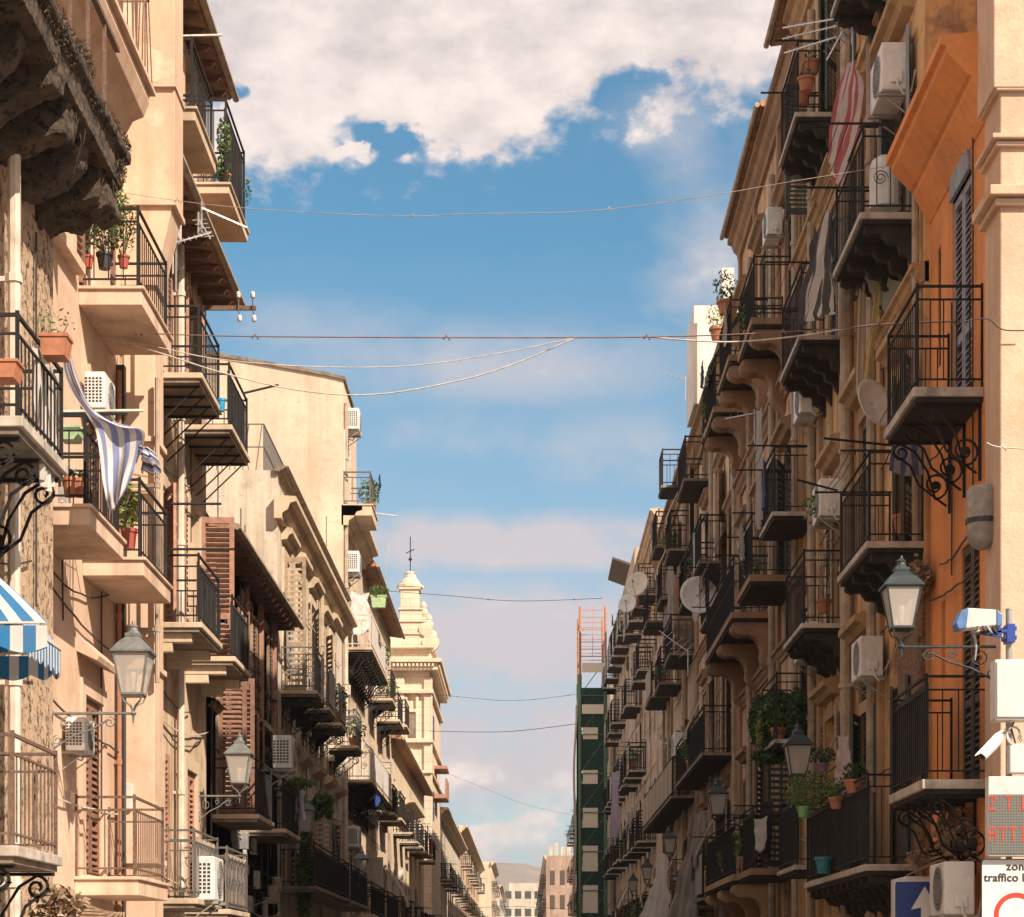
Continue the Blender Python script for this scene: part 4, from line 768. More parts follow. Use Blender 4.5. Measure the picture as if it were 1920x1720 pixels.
def ledline(txt, px, py, nm):
    mb = MB(); st = 1/78; x = round(SX(px)/st)*st; zt = round(SZ(py)/st)*st
    for ch in txt:
        for r, row in enumerate(FONT5[ch]):
            for c, v in enumerate(row):
                if v == '1': cx = x+(c+.5)*st; cz = zt-(r*1.35+.5)*st; mb.box(cx-st*.42, cx+st*.42, SY-.1115, SY-.1085, cz-st*.62, cz+st*.62)
        x += st*(4 if ch == '.' else 6.6)
    mb.build(nm, LRED, lb_)
ledline('Z.T.L.', 1849, 1496, 'lettering'); ledline('ATTIVA', 1849, 1552, 'lettering')
mb = MB(); mb.box(x0+.30, x0+.44, SY-.103, SY-.1005, SZ(1478), SZ(1476)); mb.build('caption_strip', CREAMP, lb_)
# zone sign
zs = empty('zone_sign', (SX(1950), SY, SZ(1900)), 'white limited traffic zone sign with black words and a red ring', 'road sign')
def rrect(x0, x1, z0, z1, r, n=5):
    pts = []
    for cx, cz, a0 in ((x1-r,z0+r,-90),(x1-r,z1-r,0),(x0+r,z1-r,90),(x0+r,z0+r,180)):
        for k in range(n+1): a = R(a0+90*k/n); pts.append((cx+r*math.cos(a), cz+r*math.sin(a)))
    return pts
def plate(mb, x0, x1, z0, z1, r, y, th): mb.prism([Vector((x, y, z)) for x, z in rrect(x0, x1, z0, z1, r)], Vector((0, th, 0)))
x0, x1, z0, z1 = SX(1838), SX(1838)+.62, SZ(1850), SZ(1611)
mb = MB(); plate(mb, x0, x1, z0, z1, .03, SY-.03, .02); mb.build('plate', SIGNK, zs); mb = MB(); plate(mb, x0+.008, x1-.008, z0+.008, z1-.008, .026, SY-.034, .003); mb.build('face', SIGNW, zs)
xc = (x0+x1)/2
text('zona', .096, (xc-.005, SY-.036, SZ(1632)), SIGNK, zs, align='CENTER', bold=.0022, spacing=1.08); text('traffico limitato', .094, (x0+.022, SY-.036, SZ(1653)), SIGNK, zs, bold=.002, spacing=1.05)
mb = MB(); c = Vector((xc-.02, SY-.037, SZ(1716))); 
for k in range(40):
    a, b = 2*math.pi*k/40, 2*math.pi*(k+1)/40; r1, r2 = .185, .145
    mb.quad(c+Vector((math.cos(a)*r1,0,math.sin(a)*r1)), c+Vector((math.cos(b)*r1,0,math.sin(b)*r1)), c+Vector((math.cos(b)*r2,0,math.sin(b)*r2)), c+Vector((math.cos(a)*r2,0,math.sin(a)*r2)))
mb.build('red_ring', SIGNR, zs, solid=.002)
# traffic camera in white and blue housing with blue clamp
cy_ = SY-.1
tcm = empty('traffic_camera', (SX(1830), cy_, SZ(1185)), 'white and blue traffic camera housing reaching out from the top of the sign pole', 'camera')
mb = MB(); o = Vector((SX(1790), cy_-.0, SZ(1172))); 
mb.prism([o+Vector((0,0,.0)), o+Vector((.02,0,-.05)), o+Vector((.08,0,-.045)), o+Vector((.34,0,-.02)), o+Vector((.36,0,.05)), o+Vector((.33,0,.11)), o+Vector((.10,0,.125)), o+Vector((.03,0,.09))], Vector((0,.16,0))); mb.build('housing', BOXW, tcm, bevel=.012)
mb = MB(); mb.prism([o+Vector((-.012,-.01,.0)), o+Vector((.01,-.01,-.055)), o+Vector((.075,-.01,-.045)), o+Vector((.095,-.01,.128)), o+Vector((.03,-.01,.10))], Vector((0,.18,0))); mb.prism([o+Vector((.325,-.01,-.03)), o+Vector((.372,-.01,-.02)), o+Vector((.372,-.01,.07)), o+Vector((.325,-.01,.115))], Vector((0,.18,0))); mb.build('end_cap', simple('cap_blue', (.10,.20,.42), .4), tcm, bevel=.008)
for k in range(4):
    mb = MB(); mb.tube([o+Vector((.17+.04*k,0,-.03)), o+Vector((.18+.05*k,-.02,-.07-.01*k)), o+Vector((.13+.06*k,0,-.09))], .012, 6); mb.build('lens_cable', DARKP if k % 2 else GREYM, tcm, smooth=True)
mb = MB(); mb.tube([o+Vector((.14,.06,-.05)), o+Vector((.16,.06,-.12)), o+Vector((.17,.06,-.2)), o+Vector((.16,.06,-.30))], [.016,.012,.01,.006], 6); mb.build('stem', GREYM, tcm)
mb = MB(); z = SZ(1187); mb.obox((SX(1838), SY-.02, z-.012), (PX0-SX(1838)-.03,0,.012), (0,.04,0), (0,0,.025)); mb.prism([Vector((SX(1840),SY-.02,z-.02)), Vector((SX(1878),SY-.02,z-.045)), Vector((SX(1878),SY-.02,z+.045)), Vector((SX(1840),SY-.02,z+.015))], Vector((0,.012,0)))
mb.box(PX0-.05, PX0+.05, SY-.01, SY+.13, z-.055, z-.02); mb.box(PX0-.05, PX0+.05, SY-.01, SY+.13, z+.02, z+.055); mb.box(PX0-.035, PX0+.035, SY-.02, SY+.12, z-.08, z+.075); mb.build('clamp', CLB, tcm, bevel=.004)
# bullet camera
bc = empty('security_camera', (SX(1875), SY-.05, SZ(1380)), 'small white bullet camera pointing down from beneath the white cabinet', 'camera')
p0 = Vector((SX(1872), SY-.08, SZ(1385))); p1 = Vector((SX(1834), SY-.16, SZ(1423))); dv = (p1-p0)
mb = MB(); mb.tube([p0-dv*.02, p0, p0+dv*.5, p1], [.02,.038,.042,.036], 10); mb.build('body', BOXW, bc, smooth=False); mb = MB(); mb.obox(p0+Vector((-.05,-.03,.02)), dv*1.12+Vector((0,0,.0)), (.09,.03,.05), (0,0,.008)); mb.build('sun_shield', BOXW, bc)
mb = MB(); mb.tube([p1, p1+dv*.02], [.03,.028], 10); mb.build('lens', GLASS, bc); mb = MB(); mb.tube([p0, p0+Vector((.05,.06,.05)), (PX0,SY+.03,SZ(1372))], .014, 6); mb.build('bracket', BOXW, bc)
# blue one way sign
Yb = 22.6; f = lambda px, py: at(px, py, Yb)
bs = empty('direction_sign', (at(1718,1720,Yb).x, Yb, 0), 'square blue road sign with a white upward arrow, behind the lowest air conditioner', 'road sign')
a = f(1676,1652); b = f(1764,1738)
mb = MB(); plate(mb, a.x, b.x, b.z, a.z, .03, Yb-.02, .02); mb.build('plate', SIGNW, bs); mb = MB(); plate(mb, a.x+.01, b.x-.01, b.z+.01, a.z-.01, .028, Yb-.024, .003); mb.build('face', SIGNB, bs)
mb = MB(); mb.prism([Vector((f(x_, y_).x, Yb-.026, f(x_, y_).z)) for x_, y_ in ((1733,1662),(1758,1706),(1742,1702),(1742,1730),(1726,1730),(1726,1702),(1707,1706))], Vector((0,-.003,0))); mb.build('arrow', SIGNW, bs)
mb = MB(); mb.tube([((a.x+b.x)/2, Yb+.03, 0), ((a.x+b.x)/2, Yb+.03, a.z-.05)], .03, 8); mb.build('post', GREYM, bs)
# ============ STREET LANTERNS
def lantern_proto():
    t = empty('street_lantern', (0,0,0), 'x', 'street lamp', 'old wall lanterns along both sides'); z = .0
    def sq(r, h): return (r*math.sqrt(2), h)
    f = MB(); f.lathe((0,0,0), [sq(.105,.17), sq(.115,.18), sq(.115,.2), sq(.1,.2)], 4, a0=math.pi/4); f.lathe((0,0,0), [sq(.175,.585), sq(.2,.60), sq(.2,.62), sq(.15,.63)], 4, a0=math.pi/4)
    for sx in (-1,1):
        for sy in (-1,1):
            f.tube([(sx*.105,sy*.105,.19),(sx*.175,sy*.175,.60)], .012, 4)
            f.tube([(sx*.10,sy*.10,.17),(sx*.085,sy*.085,.12),(sx*.03,sy*.03,.08),(0,0,.02)], .010, 4)
    f.build('frame', LANTD, t)
    g_ = MB()
    for k in range(4):
        c, s_ = [(1,0),(0,1),(-1,0),(0,-1)][k]
        def q(r, e, z_): return (c*r-s_*e, s_*r+c*e, z_)
        g_.quad(q(.105,-.10,.2), q(.105,.10,.2), q(.17,.165,.59), q(.17,-.165,.59))
    g_.build('glass', LGLASS, t)
    c_ = MB(); c_.lathe((0,0,0), [sq(.19,.62), sq(.135,.70), sq(.07,.76), sq(.075,.77), sq(.075,.80)], 4, a0=math.pi/4); c_.lathe((0,0,0), [(.075,.80),(.05,.83),(.045,.86),(.055,.87),(.02,.90),(.012,.93)], 10); c_.build('cap', LANTD, t, bevel=.004)
    b_ = MB(); b_.lathe((0,0,.21), [(.03,0),(.035,.05),(.03,.06),(.045,.12),(.05,.17),(.03,.22),(.01,.235)], 10); b_.build('bulb', FRAMEW, t, smooth=True)
    a_ = MB(); a_.tube([(0,0,-.10),(0,0,.05)], [.008,.02], 6); a_.lathe((0,0,-.02), [(.02,0),(.035,.02),(.02,.04)], 8)
    a_.tube([(0,0,.0),(.86,0,.0)], .015, 6); a_.box(.84,.87,-.03,.03,-.42,.12)
    a_.tube([(.85,0,-.38),(.6,0,-.22),(.42,0,-.16),(.25,0,-.06)], .011, 5)
    def sp(cx, cz, r, a0, sg): return [(cx+math.cos(a0+sg*i*.5)*r*(1-i/22), 0, cz+math.sin(a0+sg*i*.5)*r*(1-i/22)) for i in range(18)]
    for cx, cz, r in ((.24,-.09,.06),(.45,-.08,.05),(.66,-.12,.085),(.77,-.27,.05)): a_.tube(sp(cx, cz, r, 1.5, 1 if cx < .5 else -1), .008, 4)
    a_.build('arm', LANTD, t); return t
lp0 = lantern_proto(); first = True
for px, py, Y, sd, wall, lab in ((250,1338,20.6,-1,4.8,'large grey lantern on an ornate arm against the peach house pilaster, left foreground'),(449,1493,29.9,-1,4.8,'pale glass lantern above the dark balcony of the tan house, second on the left'),
        (573,1578,40,-1,4.8,'shadowed lantern half hidden by hanging vines on the left side'),(677,1655,53,-1,4.8,'small far lantern low in the shade of the left side, beyond the vines'),
        (1690,1213,20.9,1,4.86,'large dark lantern in front of the orange wall, nearest on the right'),(1496,1478,29.0,1,4.8,'dark lantern with clear glass beside potted plants and ivy, second on the right'),
        (1345,1546,40.5,1,4.8,'black capped lantern beside the slanting grey curtains on the right'),(1255,1612,57,1,4.8,'small lantern between grey curtains and grey balcony, right side'),
        (1213,1660,68,1,4.8,'tiny lantern left of the lowest satellite dish, right side'),(1187,1680,80,1,4.8,'tiniest lantern near the foot of the scaffold, right side')):
    p = at(px, py, Y); L_ = (wall-abs(p.x))/.86; o = lp0 if first else dup(lp0, p, 0 if sd > 0 else math.pi, lab)
    if first: lp0.location = p; lp0.rotation_euler.z = 0 if sd > 0 else math.pi; lp0['label'] = lab; first = False
    for ch in o.children:
        if ch.name.startswith('arm'): ch.scale = (L_, 1, 1)
        if sd < 0 and not ch.name.startswith('glass') and not ch.name.startswith('bulb'):
            if ch.data.users > 1 or True:
                if 'gl' not in MC: MC['gl'] = {}
                k_ = ch.name.split('.')[0]
                if k_ not in MC['gl']: m_ = ch.data.copy(); m_.materials[0] = LANT; MC['gl'][k_] = m_
                ch.data = MC['gl'][k_]
        elif sd > 0 and not ch.name.startswith('glass') and not ch.name.startswith('bulb'): ch.data.materials[0] if False else None
# right side lanterns keep the dark iron
for o in bpy.data.objects:
    if o.parent and o.parent.name.startswith('street_lantern') and o.parent.location.x > 0:
        k_ = o.name.split('.')[0]
        if k_ in MC['gl'] and o.data == MC['gl'][k_]:
            if k_+'d' not in MC['gl']: m_ = o.data.copy(); m_.materials[0] = LANTD; MC['gl'][k_+'d'] = m_
            o.data = MC['gl'][k_+'d']
# ============ AIR CONDITIONERS
def ac_proto():
    t = empty('air_conditioner', (0,0,0), 'x', 'air conditioner', 'air conditioner units hung on the house fronts')
    mb = MB(); mb.box(-.40,-.08,-.4,.4,0,.56); mb.build('casing', WHITEM, t, bevel=.02)
    mb = MB()
    for r_ in (.05,.1,.15,.2,.235): mb.tube([(-.408, -.08+math.cos(a)*r_, .28+math.sin(a)*r_) for a in [2*math.pi*i/20 for i in range(21)]], .006, 4)
    for k in range(6): a = math.pi*k/6; mb.bar((-.408,-.08+math.cos(a)*.235,.28+math.sin(a)*.235),(-.408,-.08-math.cos(a)*.235,.28-math.sin(a)*.235), .005)
    mb.build('fan_grille', GREYM, t); mb = MB(); mb.lathe((-.403,-.08,.28), [(.22,-.002),(.22,.001)], 20, 'x'); mb.build('fan_opening', DARKP, t)
    mb = MB()
    for k in range(5):
        for j in range(8): mb.box(-.35+.055*k, -.315+.055*k, .401, .405, .09+.05*j, .12+.05*j)
    mb.build('end_grille', DARKP, t)
    mb = MB(); mb.box(-.30,-.16,-.43,-.401,.08,.22); mb.build('service_cover', WHITEM, t, bevel=.008)
    mb = MB(); mb.tube([(-.22,-.42,.12),(-.22,-.46,.02),(-.16,-.47,-.08),(-.06,-.46,-.05),(-.02,-.46,.2)], .018, 6); mb.build('hose', FRAMEW, t, smooth=True)
    for y in (-.32,.32): mb = MB(); mb.box(-.44,0,y-.02,y+.02,-.045,-.005); mb.tube([(-.4,y,-.03),(-.02,y,-.3)], .012, 4); mb.build('bracket', GREYM, t)
    return t
ac0 = ac_proto(); first = True
for px, py, Y, sd, wall, sc_, lab in (
    (180,778,22.3,-1,4.8,.70,'white air conditioner below the striped towel, against the brown shutters'),(163,1412,21.4,-1,4.8,.62,'white air conditioner under a little ledge, left of the nearest left lantern'),(345,1690,26.4,-1,4.35,1.0,'tall white air conditioner standing on the lowest beige balcony'),
    (655,812,54.6,-1,4.8,1,'white air conditioner high on the corner of the blank gable wall'),(654,1078,54.6,-1,4.8,1,'white air conditioner just under the gable house cornice'),(508,1445,35,-1,4.35,1,'white air conditioner behind the dark balcony rail beyond the second left lantern'),
    (185,205,21.1,-1,4.8,.6,'white air conditioner partly hidden by hanging moss at top left'),(655,1590,54.5,-1,4.8,1,'rounded white air conditioner low on the gabled house in shade'),
    (1672,195,25.6,1,4.8,1.05,'big white air conditioner at top right beside the orange cornice'),(1628,1275,27.4,1,4.8,.95,'white air conditioner on a shelf left of the nearest right lantern'),(1482,785,33.2,1,4.8,1.0,'white air conditioner beneath the black and white striped cloth'),
    (1526,978,31.0,1,4.8,1.0,'white air conditioner beside the tall potted tree, above its balcony'),(1484,1238,33.1,1,4.8,1.0,'white air conditioner above the ivy covered balcony'),(1425,452,38,1,4.8,.9,'small air conditioner high up near the deep right eave'),
    (1768,1717,21.9,1,4.8,1.0,'white air conditioner in front of the blue arrow sign'),(1640,1745,24.0,1,4.8,1.1,'white air conditioner at the bottom edge left of the blue arrow sign'),(1248,1420,60,1,4.8,1.2,'pale air conditioner above the corrugated grey balcony front')):
    p = at(px, py, Y); p = Vector((sd*wall, Y, p.z)); rz = 0 if sd > 0 else math.pi
    if first: ac0.location = p; ac0.rotation_euler.z = rz; ac0.scale = (sc_,)*3; ac0['label'] = lab; first = False
    else: dup(ac0, p, rz, lab, scale=(sc_,)*3)
# rounded white boiler on the balcony
bo = empty('boiler', at(1692,392,25.9), 'rounded white water tank standing on the upper black balcony near the orange cornice', 'water tank'); bo.location.x = 4.55; ORG[bo.name] = bo.location.copy(); q = bo.location
mb = MB(); mb.lathe(q, [(.2,0),(.2,.5),(.17,.6),(.08,.66)], 16); mb.build('tank', WHITEM, bo, smooth=False); mb = MB(); mb.tube([q+Vector((-.1,-.24,.3))+Vector((math.cos(i*.5)*.1*(1-i/30),0,math.sin(i*.5)*.1*(1-i/30))) for i in range(26)], .006, 4); mb.build('coil_rail', IRON, bo)
q = at(316,438,25.3); bo = empty('white_cistern', q, 'narrow white cistern box fixed high between the peach pilaster and brown eave', 'cistern'); mb = MB(); mb.box(q.x-.1,q.x+.1,q.y,q.y+.4,q.z,q.z+.5); mb.build('tank', WHITEM, bo, bevel=.03); mb = MB(); mb.tube([q+Vector((.05,0,.02)),q+Vector((.05,0,-.5))], .015, 6); mb.build('outlet_pipe', PIPEW, bo)
# grey rounded drum on the orange corner
q = Vector((4.72, 21.15, SZ(1820)+(1820-1030)/F*21.1)); bo = empty('wall_drum', q, 'grey cement drum with a dark iron band hung at the corner of the orange wall', 'drum')
mb = MB(); mb.lathe(q, [(.03,0),(.1,.03),(.155,.1),(.165,.2),(.165,.6),(.12,.66),(.02,.68)], 18); mb.build('body', simple('cement_grey', (.34,.30,.26), .9, 0, .3, 9, (.12,.1,.08), .7), bo, smooth=True); mb = MB(); mb.lathe(q+Vector((0,0,.27)), [(.165,0),(.175,.0),(.175,.05),(.165,.05)], 18); mb.build('band', DARKP, bo)
# ============ SATELLITE DISHES
def dish(px, py, Y, r, yaw, lab, wall, mat=None):
    c = at(px, py, Y); t = empty('satellite_dish', c, lab, 'satellite dish', 'satellite dishes'); M = bpy.data.objects
    R_ = Vector((math.sin(yaw), -math.cos(yaw), .28)).normalized(); a = R_.cross(Vector((0,0,1))).normalized(); b = a.cross(R_)
    mb = MB(); n = 28; rings = 5; i0 = 0
    for j in range(rings+1):
        rr = r*j/rings
        for k in range(n): th = 2*math.pi*k/n; mb.v.append(tuple(c+a*math.cos(th)*rr+b*math.sin(th)*rr*1.08+R_*(.22*rr*rr/r-.1*r)))
    for j in range(rings):
        for k in range(n): mb.f.append((j*n+k, j*n+(k+1) % n, (j+1)*n+(k+1) % n, (j+1)*n+k))
    mb.build('reflector', mat or WHITEM, t, smooth=True, solid=.012)
    mb = MB(); mb.tube([c-b*r*.95, c-b*r*.5+R_*r*.75, c-b*r*.1+R_*r*.85], .012, 5); mb.tube([c-b*r*.15+R_*r*.8, c-b*r*.05+R_*r*.98], .035, 8); mb.build('feed_arm', GREYM, t)
    mb = MB(); mb.tube([c-R_*.05, c-R_*.2, (wall, c.y+.25, c.z-.25)], .022, 6); mb.build('mount', GREYM, t)
DISHW = simple('dish_grey', (.76,.72,.68), .5, 0, .12, 5, (.3,.25,.2), .4); DISHY = simple('dish_cream', (.66,.60,.48), .5, 0, .1, 5)
dish(1310,1117,47,.43,.05,'large white satellite dish in the middle of the right side','' or 4.8, DISHW); dish(1195,1096,68,.40,-.5,'cream satellite dish catching the sun beside the canopy roof',4.8,DISHY)
dish(1177,1132,70,.31,-.3,'smaller grey satellite dish just under the sunlit cream one',4.8,DISHW); dish(1238,1682,58,.33,.1,'satellite dish low on the right, against the hanging grey curtains',4.8,DISHW)
dish(1640,757,26.8,.31,.6,'grey satellite dish half hidden behind the curly bracketed balcony',4.8,DISHW)
# ============ AERIALS
def yagi(p, d, up, L, n, el, lab, mast=.6, mat=ALU, mlen=None):
    p = Vector(p); d = Vector(d).normalized(); up = Vector(up).normalized(); t = empty('tv_aerial', p-Vector((0,0,mast)), lab, 'aerial', 'television aerials'); x = d.cross(up).normalized()
    mb = MB(); mb.bar(p, p+d*L, .013); mb.build('boom', mat, t); mb = MB()
    for k in range(n): c = p+d*L*(k+.3)/n; e = el*(1-.35*k/n); mb.bar(c-x*e, c+x*e, .007)
    mb.build('elements', mat, t); mb = MB(); mb.tube([p-Vector((0,0,mast)), p+Vector((0,0,.08))], .014, 6); mb.build('mast', mat, t)
yagi(at(1600,30,27.5), (-.8,.2,-.05), (0,-.6,.8), .95, 9, .16, 'silver comb aerial at the top right, pointing into the street', 1.5)
yagi(at(1598,42,27.7), (-.85,.2,-.12), (0,-.6,.8), .95, 9, .16, 'silver aerial directly beneath the top right comb aerial', .3)
yagi(at(1600,60,27.6), (-.85,.2,-.18), (0,-.6,.8), .95, 9, .16, 'lowest of the parallel silver aerials at top right', .2)
yagi(at(1600,22,27.3), (-.35,.1,-.62), (.6,-.5,.5), .7, 8, .14, 'silver rib aerial hanging down beside the striped red cloth', .5)
yagi(at(330,455,25.2), (.75,.1,.25), (0,-.6,.8), .45, 6, .09, 'bent silver aerial in front of the brown eave, left side', .6); yagi(at(378,390,25.6), (.6,.2,-.2), (.1,-.6,.8), .6, 9, .06, 'thin silver aerial pointing at the sky beside the netted balcony', .3); yagi(at(372,410,25.6), (.3,0,-.5), (.5,-.5,.3), .3, 5, .12, 'small rib aerial under the netted upper left balcony', .2)
yagi(at(1415,775,41), (-.8,.2,-.1), (0,-.6,.8), .6, 4, .25, 'pale aerial in front of the carved stone balcony', .6); yagi(at(1290,1222,50), (-.7,.2,.55), (0,-.7,.5), .9, 6, .3, 'dark rib aerial left of the three carved consoles', .6)
yagi(at(1252,1395,60), (-.9,.1,.25), (0,-.6,.8), .8, 5, .3, 'pale aerial beside the corrugated balcony front', .5); yagi(at(722,1085,65), (.1,.2,1), (1,0,0), 1.2, 6, .2, 'thin aerial against the sky left of the church spire', .6); yagi(at(1285,712,56), (-.5,.1,.2), (0,0,1), .6, 4, .2, 'small aerial on the roof below the white rooftop room', .6)
# telephone cross arm
q = at(404,578,29.6); t = empty('telephone_crossarm', q, 'rusty crossarm with white porcelain insulators sticking out from the beige house into the sky', 'crossarm')
mb = MB(); mb.box(-4.8, at(480,578,29.6).x, 29.58, 29.62, q.z-.03, q.z+.03); mb.build('arm', IRONR, t)
for px in (447,474):
    for sg in (-1,1):
        c = at(px, 575, 29.55); mb = MB(); mb.tube([c, c+Vector((0,0,sg*.07)), c+Vector((.02*(sg < 0),0,sg*.13))], .009, 5); o = mb.build('pin', IRONR, t); mb = MB(); mb.lathe(c+Vector((.02*(sg < 0),0,sg*.17-.05)), [(.02,0),(.035,.015),(.03,.04),(.036,.05),(.022,.09),(.01,.1)], 8); mb.build('insulator', SIGNW, t, smooth=True)
# ============ POTS AND PLANTS
prn = random.Random(9)
def pot(px, py, Y, X, h, r, mat, lab, leaf=None, n=160, fr=.2, fh=.2, fz=None, lsz=.07, cat='potted plant', nm='potted_plant', box=False, stem=0):
    c = at(px, py, Y); c = Vector((c.x if X is None else X, Y, c.z)); t = empty(nm, c, lab, cat, 'pots and planters on the balconies'); mb = MB()
    if box: mb.prism([c+Vector((-r*.8,-.09,0)), c+Vector((r*.8,-.09,0)), c+Vector((r,-.09,h)), c+Vector((-r,-.09,h))], Vector((0,.2,0))); mb.box(c.x-r*1.06,c.x+r*1.06,c.y-.1,c.y+.12,c.z+h*.85,c.z+h)
    else: mb.lathe(c, [(r*.68,0),(r*.92,h*.82),(r*1.06,h*.82),(r*1.06,h),(r*.9,h),(r*.85,h*.9)], 14)
    mb.build('pot', mat, t)
    if leaf:
        mb = MB(); zc = h+(fz if fz is not None else fh*.8)
        if stem: 
            for k in range(5): e = c+Vector((prn.uniform(-fr,fr)*.8, prn.uniform(-fr,fr)*.5, zc+prn.uniform(-.3,.6)*fh)); mb.tube([c+Vector((0,0,h*.8)), (c+e)/2+Vector((prn.uniform(-.05,.05),0,0)), e], [.010,.008,.004], 4)
            mb.build('stem', DRY, t); mb = MB()
        mb.leaves(c+Vector((0,0,zc)), (fr, fr*.8, fh), n, lsz, prn, squash=.8); mb.build('foliage', leaf, t)
pot(165,503,22.15,None,.13,.065,REDP,'red pot with climbing stems, left of three on the upper peach balcony',LEAF,300,.14,.5,.5,.05,stem=1); pot(196,505,22.2,None,.17,.09,DARKP,'dark pot with a leafy fern, middle of three on the upper peach balcony',LEAF,1500,.26,.45,.45,.055,stem=1)
pot(232,503,22.15,None,.13,.065,REDP,'orange red pot, right of three on the upper peach balcony',LEAF,420,.16,.34,.34,.05,stem=1); pot(131,932,19.7,None,.18,.075,TERRA,'slim terracotta pot, left one on the lower peach balcony',LEAFD,30,.06,.05); pot(149,932,19.75,None,.17,.08,TERRA,'wider terracotta pot, right one on the lower peach balcony',LEAFD,30,.06,.05)
pot(104,672,16.0,None,.17,.11,TERRA,'terracotta trough hooked on the nearest left balcony rail corner',LEAF,70,.16,.12,.1,.04,'planter','planter',True,1); pot(6,714,14.6,None,.13,.12,TERRA,'terracotta trough cut by the left picture edge',None,cat='planter',nm='planter',box=True)
pot(133,828,19.8,None,.13,.10,MINTP,'pale green trough above the two terracotta pots',None,cat='planter',nm='planter',box=True); pot(247,1030,22.5,-4.35,.22,.09,REDP,'red pot with a spiky yucca behind the peach balcony rail',LEAFY,90,.13,.28,.3,.16,stem=1)
pot(415,772,27.4,None,.17,.06,simple('blue_bucket',(.02,.30,.50),.4),'bright blue bucket hanging outside the beige house balcony',None,cat='bucket',nm='bucket'); pot(415,345,28.6,-4.2,.13,.09,TERRA,'small terracotta pot inside the netted upper left balcony',LEAF,60,.1,.1); pot(395,345,28.5,None,.15,.09,FRAMEW,'white pot inside the netted upper left balcony',LEAFY,60,.12,.16)
pot(1507,1533,27.6,None,.15,.10,GREENP,'bright green pot hanging under trailing plants, right side',LEAF,320,.25,.22,.15,.06); pot(1540,1448,29.2,None,.12,.11,PINKP,'lilac pot with grassy plant beside the second right lantern',LEAFD,260,.22,.13,.12,.07); pot(1602,1488,25.8,None,.17,.13,TERRA,'terracotta pot with dark succulent hooked on the long right balcony',LEAFD,260,.16,.13,.1,.07)
pot(1568,1517,26.8,None,.15,.10,TERRA,'tilted terracotta pot below the succulent, right side',LEAF,220,.2,.16,.12,.06); pot(1555,1150,30.9,4.5,.2,.12,TERRA,'terracotta pot with a tall spindly tree reaching past the air conditioner',LEAF,110,.35,.3,1.35,.1,stem=1); pot(1545,1638,27.5,None,.22,.13,TEALP,'teal tub on the long curved balcony slab, lower right',None,cat='tub',nm='tub')
pot(1722,1003,25.2,4.65,.24,.13,TERRA,'brown pot in the corner of the balcony above the nearest right lantern',None); pot(1458,992,35.0,None,.17,.16,BLUEP,'blue plastic bag slumped on the dark boxed balcony',None,cat='bag',nm='plastic_bag')
for i, (px, py) in enumerate(((1512,172),(1522,140),(1505,198))): pot(px,py,30.6+i*.6,None,.2,.13,TERRA,('brick red pot, middle of three hung high under the aerials','brick red pot, topmost of three hung high under the aerials','brick red pot, lowest of three hung high under the aerials')[i],LEAFD,40,.1,.08)
pot(1520,1500,28.4,None,.1,.1,TERRA,'overgrown hidden pot between the green pot and the tilted one',LEAF,700,.35,.25,.05,.06); pot(710,1140,58,None,.35,.22,MINTP,'green trough with flowers on the white lace balcony, left side',LEAF,200,.3,.2,.15,.1,'planter','planter',True); pot(1318,640,49,4.6,.3,.2,TERRA,'pot with yellow green shrub on the right roofline',LEAFY,200,.3,.35,.3,.1); pot(1333,590,46,4.5,.3,.2,TERRA,'pot with dark shrub against the white rooftop room',LEAFD,260,.3,.4,.3,.1)
def plant(name, lab, cat, spots, mat, size, base=None, stems=None):
    mb = MB(); base = base or spots[0][0]; t = empty(name, base, lab, cat)
    for c, rad, n in spots: mb.leaves(c, rad, n, size, prn, .3)
    mb.build('foliage', mat, t)
    if stems: mb = MB(); [mb.tube(s_, .012, 5) for s_ in stems]; mb.build('stem', DRY, t)
plant('ivy', 'dense green ivy covering a whole balcony rail above the second right lantern', 'ivy', [(at(1462,1352,34.6), (.42,.5,.50), 4200), (at(1425,1350,35.2), (.2,.3,.45), 1500), (at(1495,1340,33.8), (.18,.4,.45), 1500), (at(1440,1420,34.6), (.3,.4,.12), 700)], LEAFD, .085)
plant('ivy_shoots', 'bright yellow green shoots at the sunlit street edge of the ivy balcony', 'ivy', [(at(1424,1370,34.5), (.06,.2,.36), 500)], LEAFY, .07)
q = at(600,1500,41)
plant('hanging_vine', 'long green vine trailing down past the balconies in the left shade', 'vine', [(at(606,1500,40.5), (.22,.4,.12), 500), (at(590,1520,40.5), (.2,.3,.2), 400), (at(616,1522,40.5), (.1,.2,.16), 160), (at(540,1478,40.2), (.3,.3,.06), 160), (at(575,1560,40.5), (.12,.3,.6), 700), (at(572,1640,40.5), (.16,.3,.7), 1300), (at(570,1700,40.5), (.14,.3,.5), 700), (at(560,1470,40), (.3,.4,.1), 300)], LEAF, .10, stems=[[at(560,1470,40.5), at(575,1560,40.5), at(570,1700,40.5)]])
plant('climbing_plant', 'green climber growing up the netted balcony at the upper left skyline', 'climber', [(at(420,262,28.3), (.1,.15,.32), 420), (at(417,320,28.4), (.1,.2,.22), 260), (at(465,360,29.6), (.05,.1,.22), 60)], LEAF, .055)
plant('dry_creeper', 'tangle of dry bare creeper under the lowest left balcony', 'creeper', [(at(60,1690,18.6), (.5,.3,.16), 700)], DRY, .12, stems=[[at(0,1640+18*k,18.6)+Vector((0,0,prn.uniform(-.05,.05))), at(60+prn.uniform(-20,20),1660+12*k,18.4), at(150+10*k,1690+6*k,18.9), at(200+4*k,1712,19.2)] for k in range(9)])
plant('rusty_brush', 'clump of dry brushwood under the balcony above the nearest right lantern', 'brushwood', [(at(1722,1085,24.4), (.16,.25,.22), 1100)], DRY, .07)
